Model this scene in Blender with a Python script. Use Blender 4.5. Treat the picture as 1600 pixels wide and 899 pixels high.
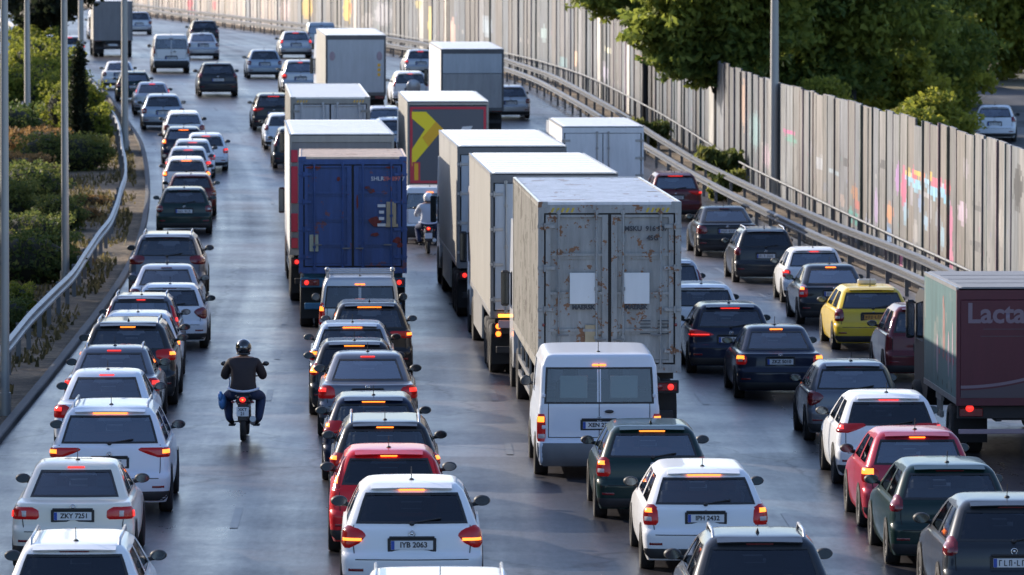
import bpy, bmesh, math, random
import numpy as np
from mathutils import Vector, Matrix

R = math.radians
SC = bpy.context.scene
COL = SC.collection
for _o in list(bpy.data.objects):
    bpy.data.objects.remove(_o)

# ------------------------------------------------------------------ camera
FPX = 9000.0                      # focal length in pixels of a 1600 px wide frame
CAMZ = 8.75
VH = -110.0                       # image row of the horizon
cam_d = bpy.data.cameras.new("camera")
cam = bpy.data.objects.new("camera", cam_d)
COL.objects.link(cam)
cam_d.sensor_width = 36.0
cam_d.lens = FPX / 1600.0 * 36.0
cam_d.clip_start = 0.5
cam_d.clip_end = 8000.0
cam_d.dof.use_dof = True
cam_d.dof.focus_distance = 88.0
cam_d.dof.aperture_fstop = 5.0
cam.location = (0, 0, CAMZ)
PITCH = math.atan((449.5 - VH) / FPX)
cam.rotation_euler = (math.pi / 2 - PITCH, 0, 0)
SC.camera = cam

# ------------------------------------------------------------------ sky, sun, exposure
SUN_AZ = -52.0      # degrees from +Y (ahead), negative = left
SUN_EL = 23.0
world = bpy.data.worlds.new("World")
SC.world = world
world.use_nodes = True
wn = world.node_tree.nodes
wl = world.node_tree.links
wn.clear()
w_out = wn.new('ShaderNodeOutputWorld')
w_bg = wn.new('ShaderNodeBackground')
w_sky = wn.new('ShaderNodeTexSky')
w_sky.sky_type = 'NISHITA'
w_sky.sun_disc = False
w_sky.sun_elevation = R(SUN_EL)
w_sky.sun_rotation = R(SUN_AZ)
w_sky.dust_density = 1.2
w_sky.air_density = 1.0
w_sky.ozone_density = 3.0
w_bg.inputs['Strength'].default_value = 0.15
w_tint = wn.new('ShaderNodeMix'); w_tint.data_type = 'RGBA'; w_tint.blend_type = 'MULTIPLY'
w_tint.inputs[0].default_value = 1.0; w_tint.inputs[7].default_value = (1.02, .985, 1.04, 1)
wl.new(w_sky.outputs[0], w_tint.inputs[6]); wl.new(w_tint.outputs[2], w_bg.inputs[0])
wl.new(w_bg.outputs[0], w_out.inputs[0])

sun_d = bpy.data.lights.new("sun", 'SUN')
sun_d.energy = 4.3
sun_d.angle = R(0.6)
sun_d.color = (1.0, 0.88, 0.73)
sun = bpy.data.objects.new("sun", sun_d)
COL.objects.link(sun)
sd = Vector((math.sin(R(SUN_AZ)) * math.cos(R(SUN_EL)), math.cos(R(SUN_AZ)) * math.cos(R(SUN_EL)), math.sin(R(SUN_EL))))
sun.rotation_euler = sd.to_track_quat('Z', 'Y').to_euler()
sun.location = (-40, 60, 60)

SC.view_settings.view_transform = 'Standard'
SC.view_settings.look = 'None'
SC.view_settings.gamma = 1.0
SC.view_settings.exposure = 0.90
SC.render.engine = 'CYCLES'
SC.cycles.max_bounces = 5
SC.cycles.transparent_max_bounces = 10
SC.cycles.caustics_reflective = False
SC.cycles.caustics_refractive = False

# ------------------------------------------------------------------ helpers
rnd = random.Random(11)


def pchip(xs, ys, xq):
    xs = np.asarray(xs, float); ys = np.asarray(ys, float); xq = np.asarray(xq, float)
    h = np.diff(xs); dl = np.diff(ys) / h
    m = np.zeros(len(xs))
    m[0] = dl[0]; m[-1] = dl[-1]
    for i in range(1, len(xs) - 1):
        if dl[i - 1] * dl[i] > 0:
            w1 = 2 * h[i] + h[i - 1]; w2 = h[i] + 2 * h[i - 1]
            m[i] = (w1 + w2) / (w1 / dl[i - 1] + w2 / dl[i])
    q = np.clip(xq, xs[0], xs[-1])
    k = np.clip(np.searchsorted(xs, q, side='right') - 1, 0, len(xs) - 2)
    t = (q - xs[k]) / h[k]
    h00 = 2 * t**3 - 3 * t**2 + 1; h10 = t**3 - 2 * t**2 + t
    h01 = -2 * t**3 + 3 * t**2; h11 = t**3 - t**2
    return h00 * ys[k] + h10 * h[k] * m[k] + h01 * ys[k + 1] + h11 * h[k] * m[k + 1]


EFF_Y = [0, 95, 120, 140, 173, 200, 237, 275, 320, 470, 700, 1000, 3000]
EFF_H = [8.75, 8.8, 9.0, 9.15, 9.3, 9.1, 8.25, 7.65, 7.5, 7.75, 7.9, 8.0, 8.0]


def gz(x, y):
    e = float(pchip(EFF_Y, EFF_H, max(0, y)))
    return CAMZ - e - 0.02 * min(max(x, 0), 12)


def scale_at(y):
    return FPX / y


def ground_at(u, v):
    """distance and x of the road point seen at image column u, row v of the photograph"""
    lo, hi = 30.0, 1500.0
    for _ in range(60):
        m = 0.5 * (lo + hi)
        x = (u - 800) / FPX * m
        vv = VH + (CAMZ - gz(x, m)) * FPX / m
        if vv > v: lo = m
        else: hi = m
    return (u - 800) / FPX * lo, lo


HD_Y = [0, 100, 150, 200, 240, 300, 400, 500, 600, 800]
HD_S = [-.02, -.026, -.035, -.06, -.085, -.095, -.11, -.13, -.15, -.17]


def heading(y):
    return float(np.interp(y, HD_Y, HD_S))


def link(o, parent=None):
    COL.objects.link(o)
    if parent is not None: o.parent = parent
    return o


def tag(o, label=None, cat=None, group=None, kind=None):
    if label: o['label'] = label
    if cat: o['category'] = cat
    if group: o['group'] = group
    if kind: o['kind'] = kind
    return o


def empty(name, loc=(0, 0, 0), rz=0.0, sc=1.0):
    o = bpy.data.objects.new(name, None)
    o.empty_display_size = 0.3
    o.location = loc; o.rotation_euler = (0, 0, rz); o.scale = (sc, sc, sc)
    COL.objects.link(o)
    return o


def copy_tree(o, parent=None):
    c = o.copy(); COL.objects.link(c)
    c.parent = parent
    for ch in o.children: copy_tree(ch, c)
    return c


class MB:
    def __init__(s):
        s.v = []; s.f = []; s.m = []; s.sm = []
        s.attr = []

    def add(s, vs, fs, mi=0, smooth=False):
        b = len(s.v)
        s.v.extend([tuple(p) for p in vs])
        for f in fs:
            s.f.append([b + i for i in f]); s.m.append(mi); s.sm.append(smooth)
        return s

    def box(s, x0, x1, y0, y1, z0, z1, mi=0):
        vs = [(x0, y0, z0), (x1, y0, z0), (x1, y1, z0), (x0, y1, z0), (x0, y0, z1), (x1, y0, z1), (x1, y1, z1), (x0, y1, z1)]
        return s.add(vs, [(0, 3, 2, 1), (4, 5, 6, 7), (0, 1, 5, 4), (1, 2, 6, 5), (2, 3, 7, 6), (3, 0, 4, 7)], mi)

    def bbox(s, x0, x1, y0, y1, z0, z1, b=0.02, mi=0):
        """box with chamfered edges"""
        c = Vector(((x0 + x1) / 2, (y0 + y1) / 2, (z0 + z1) / 2))
        hx, hy, hz = (x1 - x0) / 2, (y1 - y0) / 2, (z1 - z0) / 2
        b = min(b, hx * .9, hy * .9, hz * .9)
        vs = []; idx = {}
        for sx in (-1, 1):
            for sy in (-1, 1):
                for sz in (-1, 1):
                    for a in range(3):
                        p = [sx * (hx - (b if a != 0 else 0)), sy * (hy - (b if a != 1 else 0)), sz * (hz - (b if a != 2 else 0))]
                        idx[(sx, sy, sz, a)] = len(vs)
                        vs.append((c[0] + p[0], c[1] + p[1], c[2] + p[2]))
        fs = []
        I = lambda sx, sy, sz, a: idx[(sx, sy, sz, a)]
        for sg in (-1, 1):
            fs.append([I(sg, -1, -1, 0), I(sg, 1, -1, 0), I(sg, 1, 1, 0), I(sg, -1, 1, 0)][::sg])
            fs.append([I(-1, sg, -1, 1), I(-1, sg, 1, 1), I(1, sg, 1, 1), I(1, sg, -1, 1)][::sg])
            fs.append([I(-1, -1, sg, 2), I(1, -1, sg, 2), I(1, 1, sg, 2), I(-1, 1, sg, 2)][::sg])
        for sa in (-1, 1):
            for sb in (-1, 1):
                k = sa * sb
                fs.append([I(-1, sa, sb, 1), I(1, sa, sb, 1), I(1, sa, sb, 2), I(-1, sa, sb, 2)][::k])
                fs.append([I(sa, -1, sb, 2), I(sa, 1, sb, 2), I(sa, 1, sb, 0), I(sa, -1, sb, 0)][::k])
                fs.append([I(sa, sb, -1, 0), I(sa, sb, 1, 0), I(sa, sb, 1, 1), I(sa, sb, -1, 1)][::k])
        for sx in (-1, 1):
            for sy in (-1, 1):
                for sz in (-1, 1):
                    k = sx * sy * sz
                    fs.append([I(sx, sy, sz, 0), I(sx, sy, sz, 1), I(sx, sy, sz, 2)][::k])
        return s.add(vs, fs, mi)

    def tube(s, pts, r, n=8, mi=0, cap=True, smooth=True):
        pts = [Vector(p) for p in pts]
        rs = r if isinstance(r, (list, tuple)) else [r] * len(pts)
        vs = []; fs = []
        up0 = None
        for i, p in enumerate(pts):
            if i == 0: d = pts[1] - p
            elif i == len(pts) - 1: d = p - pts[i - 1]
            else: d = (pts[i + 1] - pts[i - 1])
            d.normalize()
            if up0 is None:
                up0 = Vector((0, 0, 1)) if abs(d.z) < .9 else Vector((1, 0, 0))
            a = d.cross(up0)
            if a.length < 1e-4: a = d.cross(Vector((0, 1, 0)))
            a.normalize(); b = a.cross(d); b.normalize(); up0 = b
            for k in range(n):
                t = 2 * math.pi * k / n
                vs.append(p + (a * math.cos(t) + b * math.sin(t)) * rs[i])
        for i in range(len(pts) - 1):
            for k in range(n):
                fs.append((i * n + k, i * n + (k + 1) % n, (i + 1) * n + (k + 1) % n, (i + 1) * n + k))
        s.add(vs, fs, mi, smooth)
        if cap:
            m = len(pts) - 1
            s.add(vs[:n], [tuple(range(n))], mi)
            s.add(vs[m * n:], [tuple(range(n))[::-1]], mi)
        return s

    def lathe_x(s, prof, cx, cy, cz, n=24, mi=0, smooth=True):
        """profile [(x, r)] turned about the X axis"""
        vs = []; fs = []
        for (x, r) in prof:
            for k in range(n):
                t = 2 * math.pi * k / n
                vs.append((cx + x, cy + r * math.cos(t), cz + r * math.sin(t)))
        for i in range(len(prof) - 1):
            for k in range(n):
                fs.append((i * n + k, i * n + (k + 1) % n, (i + 1) * n + (k + 1) % n, (i + 1) * n + k))
        return s.add(vs, fs, mi, smooth)

    def ell(s, c, r, nu=12, nv=8, mi=0):
        vs = []; fs = []
        for i in range(nv + 1):
            ph = math.pi * i / nv
            for k in range(nu):
                t = 2 * math.pi * k / nu
                vs.append((c[0] + r[0] * math.sin(ph) * math.cos(t), c[1] + r[1] * math.sin(ph) * math.sin(t), c[2] + r[2] * math.cos(ph)))
        for i in range(nv):
            for k in range(nu):
                fs.append((i * nu + k, (i + 1) * nu + k, (i + 1) * nu + (k + 1) % nu, i * nu + (k + 1) % nu))
        return s.add(vs, fs, mi, True)

    def prism_y(s, poly, y0, y1, mi=0):
        """polygon [(x, z)] (counter-clockwise seen from -Y) extruded along Y"""
        n = len(poly)
        vs = [(x, y0, z) for x, z in poly] + [(x, y1, z) for x, z in poly]
        fs = [tuple(range(n)), tuple(range(n, 2 * n))[::-1]]
        for i in range(n):
            j = (i + 1) % n
            fs.append((j, i, n + i, n + j))
        return s.add(vs, fs, mi)

    def mesh(s, name, mats=None):
        me = bpy.data.meshes.new(name)
        me.from_pydata(s.v, [], s.f)
        me.polygons.foreach_set('material_index', s.m)
        me.polygons.foreach_set('use_smooth', s.sm)
        for m in (mats or [None]): me.materials.append(m)
        me.update()
        return me

    def obj(s, name, mats=None, parent=None):
        if mats is not None and not isinstance(mats, (list, tuple)): mats = [mats]
        return link(bpy.data.objects.new(name, s.mesh(name, mats)), parent)


def mobj(name, me, parent, mat=None):
    """object on shared mesh data; mat overrides slot 0 on the object"""
    o = bpy.data.objects.new(name, me)
    link(o, parent)
    if mat is not None:
        o.material_slots[0].link = 'OBJECT'
        o.material_slots[0].material = mat
    return o


_txt = {}


def text_mesh(s, size, mat, ax='CENTER', bold=0.0):
    key = (s, size, mat.name, ax, bold)
    if key in _txt: return _txt[key]
    cu = bpy.data.curves.new('writing', 'FONT')
    cu.body = s; cu.size = size; cu.align_x = ax; cu.align_y = 'CENTER'
    cu.offset = bold
    cu.resolution_u = 3
    to = bpy.data.objects.new('writing_tmp', cu)
    COL.objects.link(to)
    bpy.context.view_layer.update()
    me = bpy.data.meshes.new_from_object(to.evaluated_get(bpy.context.evaluated_depsgraph_get()))
    bpy.data.objects.remove(to)
    for v in me.vertices:
        v.co = Vector((v.co.x, 0, v.co.y))
    me.materials.clear(); me.materials.append(mat)
    me.name = 'writing'
    _txt[key] = me
    return me


# ------------------------------------------------------------------ materials
def mat(name):
    m = bpy.data.materials.new(name)
    m.use_nodes = True
    nt = m.node_tree
    return m, nt, nt.nodes['Principled BSDF'], nt.nodes['Material Output']


def N(nt, t, **kw):
    n = nt.nodes.new(t)
    for k, v in kw.items():
        if k in n.inputs: n.inputs[k].default_value = v
        else: setattr(n, k, v)
    return n


def simple(name, col, rough=.5, metal=0.0, spec=.5, coat=0.0, var=0.0, vs=3.0):
    m, nt, b, o = mat(name)
    b.inputs['Base Color'].default_value = (*col, 1)
    b.inputs['Roughness'].default_value = rough
    b.inputs['Metallic'].default_value = metal
    b.inputs['Specular IOR Level'].default_value = spec
    b.inputs['Coat Weight'].default_value = coat
    b.inputs['Coat Roughness'].default_value = .06
    if var > 0:
        tc = N(nt, 'ShaderNodeTexCoord')
        no = N(nt, 'ShaderNodeTexNoise'); no.inputs['Scale'].default_value = vs; no.inputs['Detail'].default_value = 6
        nt.links.new(tc.outputs['Object'], no.inputs['Vector'])
        mx = N(nt, 'ShaderNodeMix', data_type='RGBA')
        mx.inputs[6].default_value = (*[c * (1 - var) for c in col], 1)
        mx.inputs[7].default_value = (*[min(1, c * (1 + var)) for c in col], 1)
        nt.links.new(no.outputs[0], mx.inputs[0])
        nt.links.new(mx.outputs[2], b.inputs['Base Color'])
    return m


def paint(name, col, metal=0.0, rough=.35):
    """car paint under a clear coat, road film of dust, heavier near the sills"""
    m, nt, b, o = mat(name)
    b.inputs['Metallic'].default_value = metal
    b.inputs['Roughness'].default_value = rough
    b.inputs['Coat Weight'].default_value = .55
    b.inputs['Specular IOR Level'].default_value = .12
    b.inputs['Coat Roughness'].default_value = .08
    tc = N(nt, 'ShaderNodeTexCoord')
    no = N(nt, 'ShaderNodeTexNoise'); no.inputs['Scale'].default_value = 2.6; no.inputs['Detail'].default_value = 8; no.inputs['Roughness'].default_value = .65
    nt.links.new(tc.outputs['Object'], no.inputs['Vector'])
    sx = N(nt, 'ShaderNodeSeparateXYZ'); nt.links.new(tc.outputs['Object'], sx.inputs[0])
    mr = N(nt, 'ShaderNodeMapRange'); mr.inputs[1].default_value = .2; mr.inputs[2].default_value = .75
    dk = .45 if max(col) < .05 else 1.0
    mr.inputs[3].default_value = .26 * dk; mr.inputs[4].default_value = .02 * dk
    nt.links.new(sx.outputs[2], mr.inputs[0])
    mu = N(nt, 'ShaderNodeMath', operation='MULTIPLY'); nt.links.new(mr.outputs[0], mu.inputs[0]); nt.links.new(no.outputs[0], mu.inputs[1])
    mx = N(nt, 'ShaderNodeMix', data_type='RGBA')
    mx.inputs[6].default_value = (*col, 1); mx.inputs[7].default_value = (.16, .145, .13, 1)
    nt.links.new(mu.outputs[0], mx.inputs[0])
    nt.links.new(mx.outputs[2], b.inputs['Base Color'])
    rr = N(nt, 'ShaderNodeMapRange'); rr.inputs[1].default_value = 0; rr.inputs[2].default_value = .5
    rr.inputs[3].default_value = .05; rr.inputs[4].default_value = .35
    nt.links.new(mu.outputs[0], rr.inputs[0]); nt.links.new(rr.outputs[0], b.inputs['Coat Roughness'])
    return m


def emis(name, col, st, base=(.3, .02, .02), rough=.2):
    m, nt, b, o = mat(name)
    b.inputs['Base Color'].default_value = (*base, 1)
    b.inputs['Roughness'].default_value = rough
    b.inputs['Emission Color'].default_value = (*col, 1)
    b.inputs['Emission Strength'].default_value = st
    return m


def glassmat(name, tint, ior=1.5, boost=0.0):
    m, nt, b, o = mat(name)
    nt.nodes.remove(b)
    fr = N(nt, 'ShaderNodeFresnel'); fr.inputs['IOR'].default_value = ior
    tr = N(nt, 'ShaderNodeBsdfTransparent'); tr.inputs[0].default_value = (*tint, 1)
    gl = N(nt, 'ShaderNodeBsdfGlossy'); gl.inputs['Roughness'].default_value = .04; gl.inputs[0].default_value = (.9, .93, 1, 1)
    ad = N(nt, 'ShaderNodeMath', operation='ADD'); ad.inputs[1].default_value = boost; ad.use_clamp = True
    nt.links.new(fr.outputs[0], ad.inputs[0])
    mx = N(nt, 'ShaderNodeMixShader')
    nt.links.new(ad.outputs[0], mx.inputs[0]); nt.links.new(tr.outputs[0], mx.inputs[1]); nt.links.new(gl.outputs[0], mx.inputs[2])
    nt.links.new(mx.outputs[0], o.inputs['Surface'])
    return m


M = {}
M['white'] = paint('white_paint', (.74, .75, .76))
M['white2'] = paint('cool_white_paint', (.66, .70, .76))
M['cream'] = paint('cream_white_paint', (.72, .67, .57))
M['silver'] = paint('silver_paint', (.42, .44, .47), .55)
M['blue_silver'] = paint('blue_silver_paint', (.30, .36, .43), .5)
M['grey'] = paint('grey_paint', (.13, .14, .165), .5)
M['dark_grey'] = paint('dark_grey_paint', (.024, .028, .034), .2)
M['black'] = paint('black_paint', (.012, .013, .016))
M['navy'] = paint('navy_paint', (.008, .014, .036))
M['blue'] = paint('blue_paint', (.02, .05, .16), .3)
M['green'] = paint('dark_green_paint', (.004, .022, .019))
M['red'] = paint('red_paint', (.55, .008, .014))
M['pinkred'] = paint('faded_red_paint', (.40, .03, .055), .2)
M['maroon'] = paint('maroon_paint', (.10, .012, .016), .2)
M['taxi'] = paint('yellow_paint', (.66, .46, .03))
M['plastic'] = simple('black_plastic', (.02, .021, .023), .55)
M['seam'] = simple('panel_gap_black', (.008, .008, .009), .8)
M['tyre'] = simple('tyre_rubber', (.022, .021, .021), .85, var=.3, vs=12)
M['rim'] = simple('alloy_rim', (.30, .30, .31), .35, .8)
M['chrome'] = simple('chrome', (.6, .6, .62), .15, 1.0)
M['interior'] = simple('cabin_trim', (.15, .15, .155), .9)
M['seatcloth'] = simple('seat_cloth', (.045, .045, .05), .95)
M['glass'] = glassmat('car_glass', (.80, .87, .88), 1.5, .08)
M['glass_dark'] = glassmat('tinted_glass', (.22, .25, .28), 1.5, .03)
M['glass_sky'] = glassmat('car_glass_sky_facing', (.72, .80, .82), 1.5, .20)
M['glass_mid'] = glassmat('half_tinted_glass', (.45, .50, .52), 1.5, .04)
M['mirror'] = simple('mirror_glass', (.10, .12, .14), .08, 1.0)
M['lens'] = simple('red_lens', (.15, .005, .008), .12, coat=.6)
M['lens_clear'] = simple('clear_lens', (.45, .42, .42), .15, coat=.5)
M['brake'] = emis('brake_lamp_red', (1.0, .035, .025), .8)
M['lens_lit'] = emis('red_lens_lit', (1.0, .02, .015), .05, (.11, .004, .006), .15)
M['brake_hot'] = emis('brake_lamp_orange', (1.0, .20, .022), 2.0)
M['plate'] = simple('plate_white', (.62, .64, .66), .4)
M['plate_yellow'] = simple('plate_yellow', (.62, .30, .05), .4)
M['plate_blue'] = simple('plate_blue_band', (.02, .07, .35), .4)
M['ink'] = simple('plate_ink', (.02, .02, .025), .5)
M['orange'] = emis('orange_lamp', (1.0, .35, .03), 2.5, (.5, .15, .02))
M['headlamp'] = simple('headlamp_glass', (.5, .52, .55), .08, coat=.8)

# ------------------------------------------------------------------ car bodies
# A body is a stack of rounded plan outlines. Each key row: z, zf (height at the nose), yr, yf, w, rear radius, front radius, bow
def rows_hatch(L, W, H, rake=.42, wb=.96, rw=None, tail=0.0):
    w = W / 2; k = H / 1.47
    rw = rw or (1.38 * k - .03)
    wt = rw
    return [
        (.20, .20, .07, L - .14, w * .93, .12, .40, .06),
        (.29, .27, .02, L - .04, w * .965, .14, .45, .08),
        (.42, .42, .00, L, w * .99, .16, .50, .09),
        (.56, .55, .00, L - .01, w * 1.0, .16, .50, .09),
        (.625, .60, .035, L - .03, w * 1.0, .16, .50, .09),
        (.66, .63, .075, L - .05, w * .998, .16, .50, .08),
        (.82, .70, .095 + tail, L - .16, w * .985, .16, .45, .08),
        (.93 * k, .76, .125 + tail, L - .30, w * .965, .16, .40, .08),
        (wb * k, wb * k, .150 + tail, L - 1.02, w * .93, .17, .30, .08),
        (wb * k + .035, wb * k + .03, .165 + tail, L - 1.10, w * .915, .16, .28, .08),
        (rw, rw, .155 + rake * .80 + tail, L - 1.80, w * .745, .12, .22, .07),
        (rw + .045, rw + .045, .155 + rake * .92 + tail, L - 1.93, w * .70, .12, .22, .07),
        (H - .022, H - .022, .155 + rake * 1.05 + .04 + tail, L - 2.05, w * .62, .12, .22, .07),
        (H - .006, H - .006, .155 + rake * 1.05 + .20 + tail, L - 2.2, w * .50, .14, .22, .06),
        (H, H, .155 + rake * 1.05 + .5 + tail, L - 2.5, w * .25, .1, .1, .03),
    ], (9, 10)


def rows_sedan(L, W, H, deck=.98, dl=.46, rake=.62):
    w = W / 2
    rw = H - .10
    return [
        (.20, .20, .07, L - .14, w * .93, .14, .40, .07),
        (.29, .27, .02, L - .04, w * .965, .16, .45, .09),
        (.42, .42, .00, L, w * .99, .18, .50, .10),
        (.56, .55, .00, L - .01, w * 1.0, .18, .50, .10),
        (.62, .60, .04, L - .03, w * 1.0, .18, .50, .10),
        (.66, .63, .07, L - .05, w * .998, .18, .50, .10),
        (.82, .70, .085, L - .16, w * .985, .19, .45, .10),
        (deck - .05, .77, .10, L - .32, w * .955, .20, .40, .10),
        (deck - .012, .83, .13, L - .55, w * .925, .20, .36, .10),
        (deck, .93, .26, L - .98, w * .90, .22, .30, .08),
        (deck + .012, .965, .10 + dl, L - 1.05, w * .885, .20, .30, .08),
        (deck + .035, .99, .13 + dl, L - 1.12, w * .87, .18, .28, .08),
        (rw, rw, .13 + dl + rake, L - 1.86, w * .70, .16, .22, .08),
        (rw + .045, rw + .045, .13 + dl + rake * 1.12, L - 1.98, w * .66, .15, .22, .08),
        (H - .022, H - .022, .13 + dl + rake * 1.28, L - 2.08, w * .59, .15, .22, .08),
        (H - .006, H - .006, .13 + dl + rake * 1.28 + .18, L - 2.2, w * .47, .16, .22, .07),
        (H, H, .13 + dl + rake * 1.28 + .45, L - 2.45, w * .22, .1, .1, .03),
    ], (11, 12)


def rows_van(L, W, H, wbelt=1.15, taper=.86, hood=.85, rake=.12, wtop=None):
    w = W / 2
    rw = wtop or (H - .20)
    return [
        (.24, .24, .06, L - .14, w * .95, .08, .35, .03),
        (.32, .30, .01, L - .04, w * .98, .09, .40, .04),
        (.45, .45, .00, L, w * .995, .10, .42, .04),
        (.58, .58, .00, L - .01, w * 1.0, .10, .42, .04),
        (.66, .66, .06, L - .03, w * 1.0, .09, .42, .03),
        (.85, .80, .07, L - .08, w * .998, .08, .42, .03),
        (1.02, .92, .075, L - .20, w * .985, .08, .40, .03),
        (wbelt - .05, 1.02, .08, L - hood + .25, w * .975, .08, .32, .03),
        (wbelt, wbelt, .085, L - hood, w * .965, .08, .26, .03),
        (rw, rw, .085 + rake * .75, L - hood - .80, w * (taper + .035), .08, .2, .03),
        (rw + .06, rw + .06, .085 + rake * .85, L - hood - .92, w * (taper + .01), .08, .2, .03),
        (H - .05, H - .05, .085 + rake, L - hood - 1.02, w * (taper - .035), .08, .2, .03),
        (H - .015, H - .015, .085 + rake + .05, L - hood - 1.10, w * (taper - .10), .10, .2, .03),
        (H, H, .085 + rake + .25, L - hood - 1.3, w * (taper - .30), .12, .15, .02),
    ], (8, 9)


def refine(rows, sub=3):
    rows = np.array(rows, float)
    n = len(rows)
    q = np.linspace(0, n - 1, (n - 1) * sub + 1)
    out = np.stack([pchip(np.arange(n), rows[:, i], q) for i in range(rows.shape[1])], 1)
    return out


FR = [0, .035, .3, .6, .8, .94, 1.0]           # rear/front columns as a share of the flat width
SIDE5 = [.03, .07, .24, .42, .47, .50, .70, .90, .96]


def contour(r, side=SIDE5):
    z, zf, yr, yf, w, rr, rf, bow = r
    pts = []
    for f in FR:
        x = f * (w - rr)
        pts.append((x, yr + bow * (x / w) ** 2))
    y1 = pts[-1][1]
    for a in (18, 36, 54, 72, 90):
        t = R(a); pts.append((w - rr + rr * math.sin(t), y1 + rr - rr * math.cos(t)))
    ya = y1 + rr
    y2 = yf - .10 * ((w - rf) / w) ** 2
    yb = y2 - rf
    for g in side:
        pts.append((w + .010 * math.sin(math.pi * g), ya + (yb - ya) * g))
    for a in (90, 72, 54, 36, 18, 0):
        t = R(a); pts.append((w - rf + rf * math.sin(t), yb + rf * math.cos(t)))
    for f in FR[::-1][1:]:
        x = f * (w - rf)
        pts.append((x, yf - .10 * (x / w) ** 2))
    res = []
    for (x, y) in pts:
        t = min(1, max(0, (y - (yf - 1.3)) / 1.3)) if zf < z - .001 else 0
        if abs(zf - z) > .001: t = min(1, max(0, (y - (yf - 1.3)) / 1.3))
        res.append((x, y, z + (zf - z) * t))
    return res


NREAR = len(FR) + 5                  # first side column index (after the corner arc)
NHALF = NREAR + len(SIDE5) + 6 + len(FR) - 1


class Shape:
    def __init__(s, rows, win, sub=3):
        s.fine = refine(rows, sub); s.sub = sub
        s.win = (win[0] * sub, win[1] * sub)
        s.z = s.fine[:, 0]

    def at(s, z):
        z = max(s.z[0], min(s.z[-1] - 1e-4, z))
        i = int(np.searchsorted(s.z, z, side='right') - 1)
        i = max(0, min(len(s.z) - 2, i))
        t = (z - s.z[i]) / max(1e-9, s.z[i + 1] - s.z[i])
        return s.fine[i] * (1 - t) + s.fine[i + 1] * t

    def surf(s, l, z, off=0.0, side=1):
        """point of the skin at arc length l from the rear centre line, at height z"""
        c = contour(s.at(z))
        d = 0
        l0 = max(0.0, l)
        for i in range(len(c) - 1):
            ax, ay, _ = c[i]; bx, by, _ = c[i + 1]
            sl = math.hypot(bx - ax, by - ay)
            if d + sl >= l0 or i == len(c) - 2:
                t = (l0 - d) / max(sl, 1e-9)
                tx, ty = (bx - ax) / max(sl, 1e-9), (by - ay) / max(sl, 1e-9)
                x = ax + (bx - ax) * t; y = ay + (by - ay) * t
                nx, ny = ty, -tx
                # lean of the skin
                return (side * (x + nx * off), y + ny * off, z)
            d += sl

    def flank_l(s, z, y):
        """arc length where the flank reaches position y"""
        c = contour(s.at(z)); d = 0
        for i in range(len(c) - 1):
            ax, ay, _ = c[i]; bx, by, _ = c[i + 1]
            sl = math.hypot(bx - ax, by - ay)
            if i >= NREAR - 2 and by >= y and ay <= y:
                return d + sl * (y - ay) / max(1e-9, by - ay)
            d += sl
        return d

    def wrear(s, z):
        r = s.at(z); return r[4]


def body_meshes(name, sh, rear_cols=(0, 7), side_win=((NREAR + 1, NREAR + 3), (NREAR + 5, NREAR + 7)), rear_open=True, side_dark=False):
    fine = sh.fine; nr = len(fine)
    rows = [contour(r) for r in fine]
    nh = len(rows[0])
    w0, w1 = sh.win
    mb = MB()
    loop = []
    n = 2 * nh - 2
    vs = []
    for c in rows:
        vs += [(x, y, z) for x, y, z in c]
        vs += [(-x, y, z) for x, y, z in c[1:-1][::-1]]
    fs = []; mi = []
    holes = {'rear_window': [], 'side_window_r': [], 'side_window_l': [], 'windshield': []}
    fwin0 = NREAR + len(SIDE5) + 6 - 1
    for i in range(nr - 1):
        for k in range(n):
            a = i * n + k; b = i * n + (k + 1) % n
            f = (a, b, b + n, a + n)
            kk = k if k < nh - 1 else n - 1 - k        # half column
            hole = None
            if w0 <= i < w1:
                if rear_cols[0] <= kk < rear_cols[1] and rear_open: hole = 'rear_window'
                for (p, q) in side_win:
                    if p <= kk < q: hole = 'side_window_r' if k < nh - 1 else 'side_window_l'
                if kk >= fwin0 + 1: hole = 'windshield'
            if hole: holes[hole].append(f)
            else: fs.append(f)
    mb.add(vs, fs, 0, True)
    mb.add([vs[k] for k in range(n)], [tuple(range(n))[::-1]], 0, False)
    mb.add([vs[(nr - 1) * n + k] for k in range(n)], [tuple(range(n))], 0, True)
    out = {'body': mb.mesh(name + '_body')}
    for h, fl in holes.items():
        if not fl: continue
        g = MB()
        used = sorted({i for f in fl for i in f}); ix = {u: j for j, u in enumerate(used)}
        cy = sum(vs[u][1] for u in used) / len(used)
        pv = []
        for u in used:
            x, y, z = vs[u]
            if h == 'rear_window': pv.append((x, y + .006, z))
            elif h == 'windshield': pv.append((x, y - .006, z))
            else: pv.append((x - .006 * (1 if x > 0 else -1), y, z))
        g.add(pv, [tuple(ix[i] for i in f) for f in fl], 0, True)
        out[h] = g.mesh(name + '_' + h)
    for me in out.values():
        pass
    return out


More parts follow.
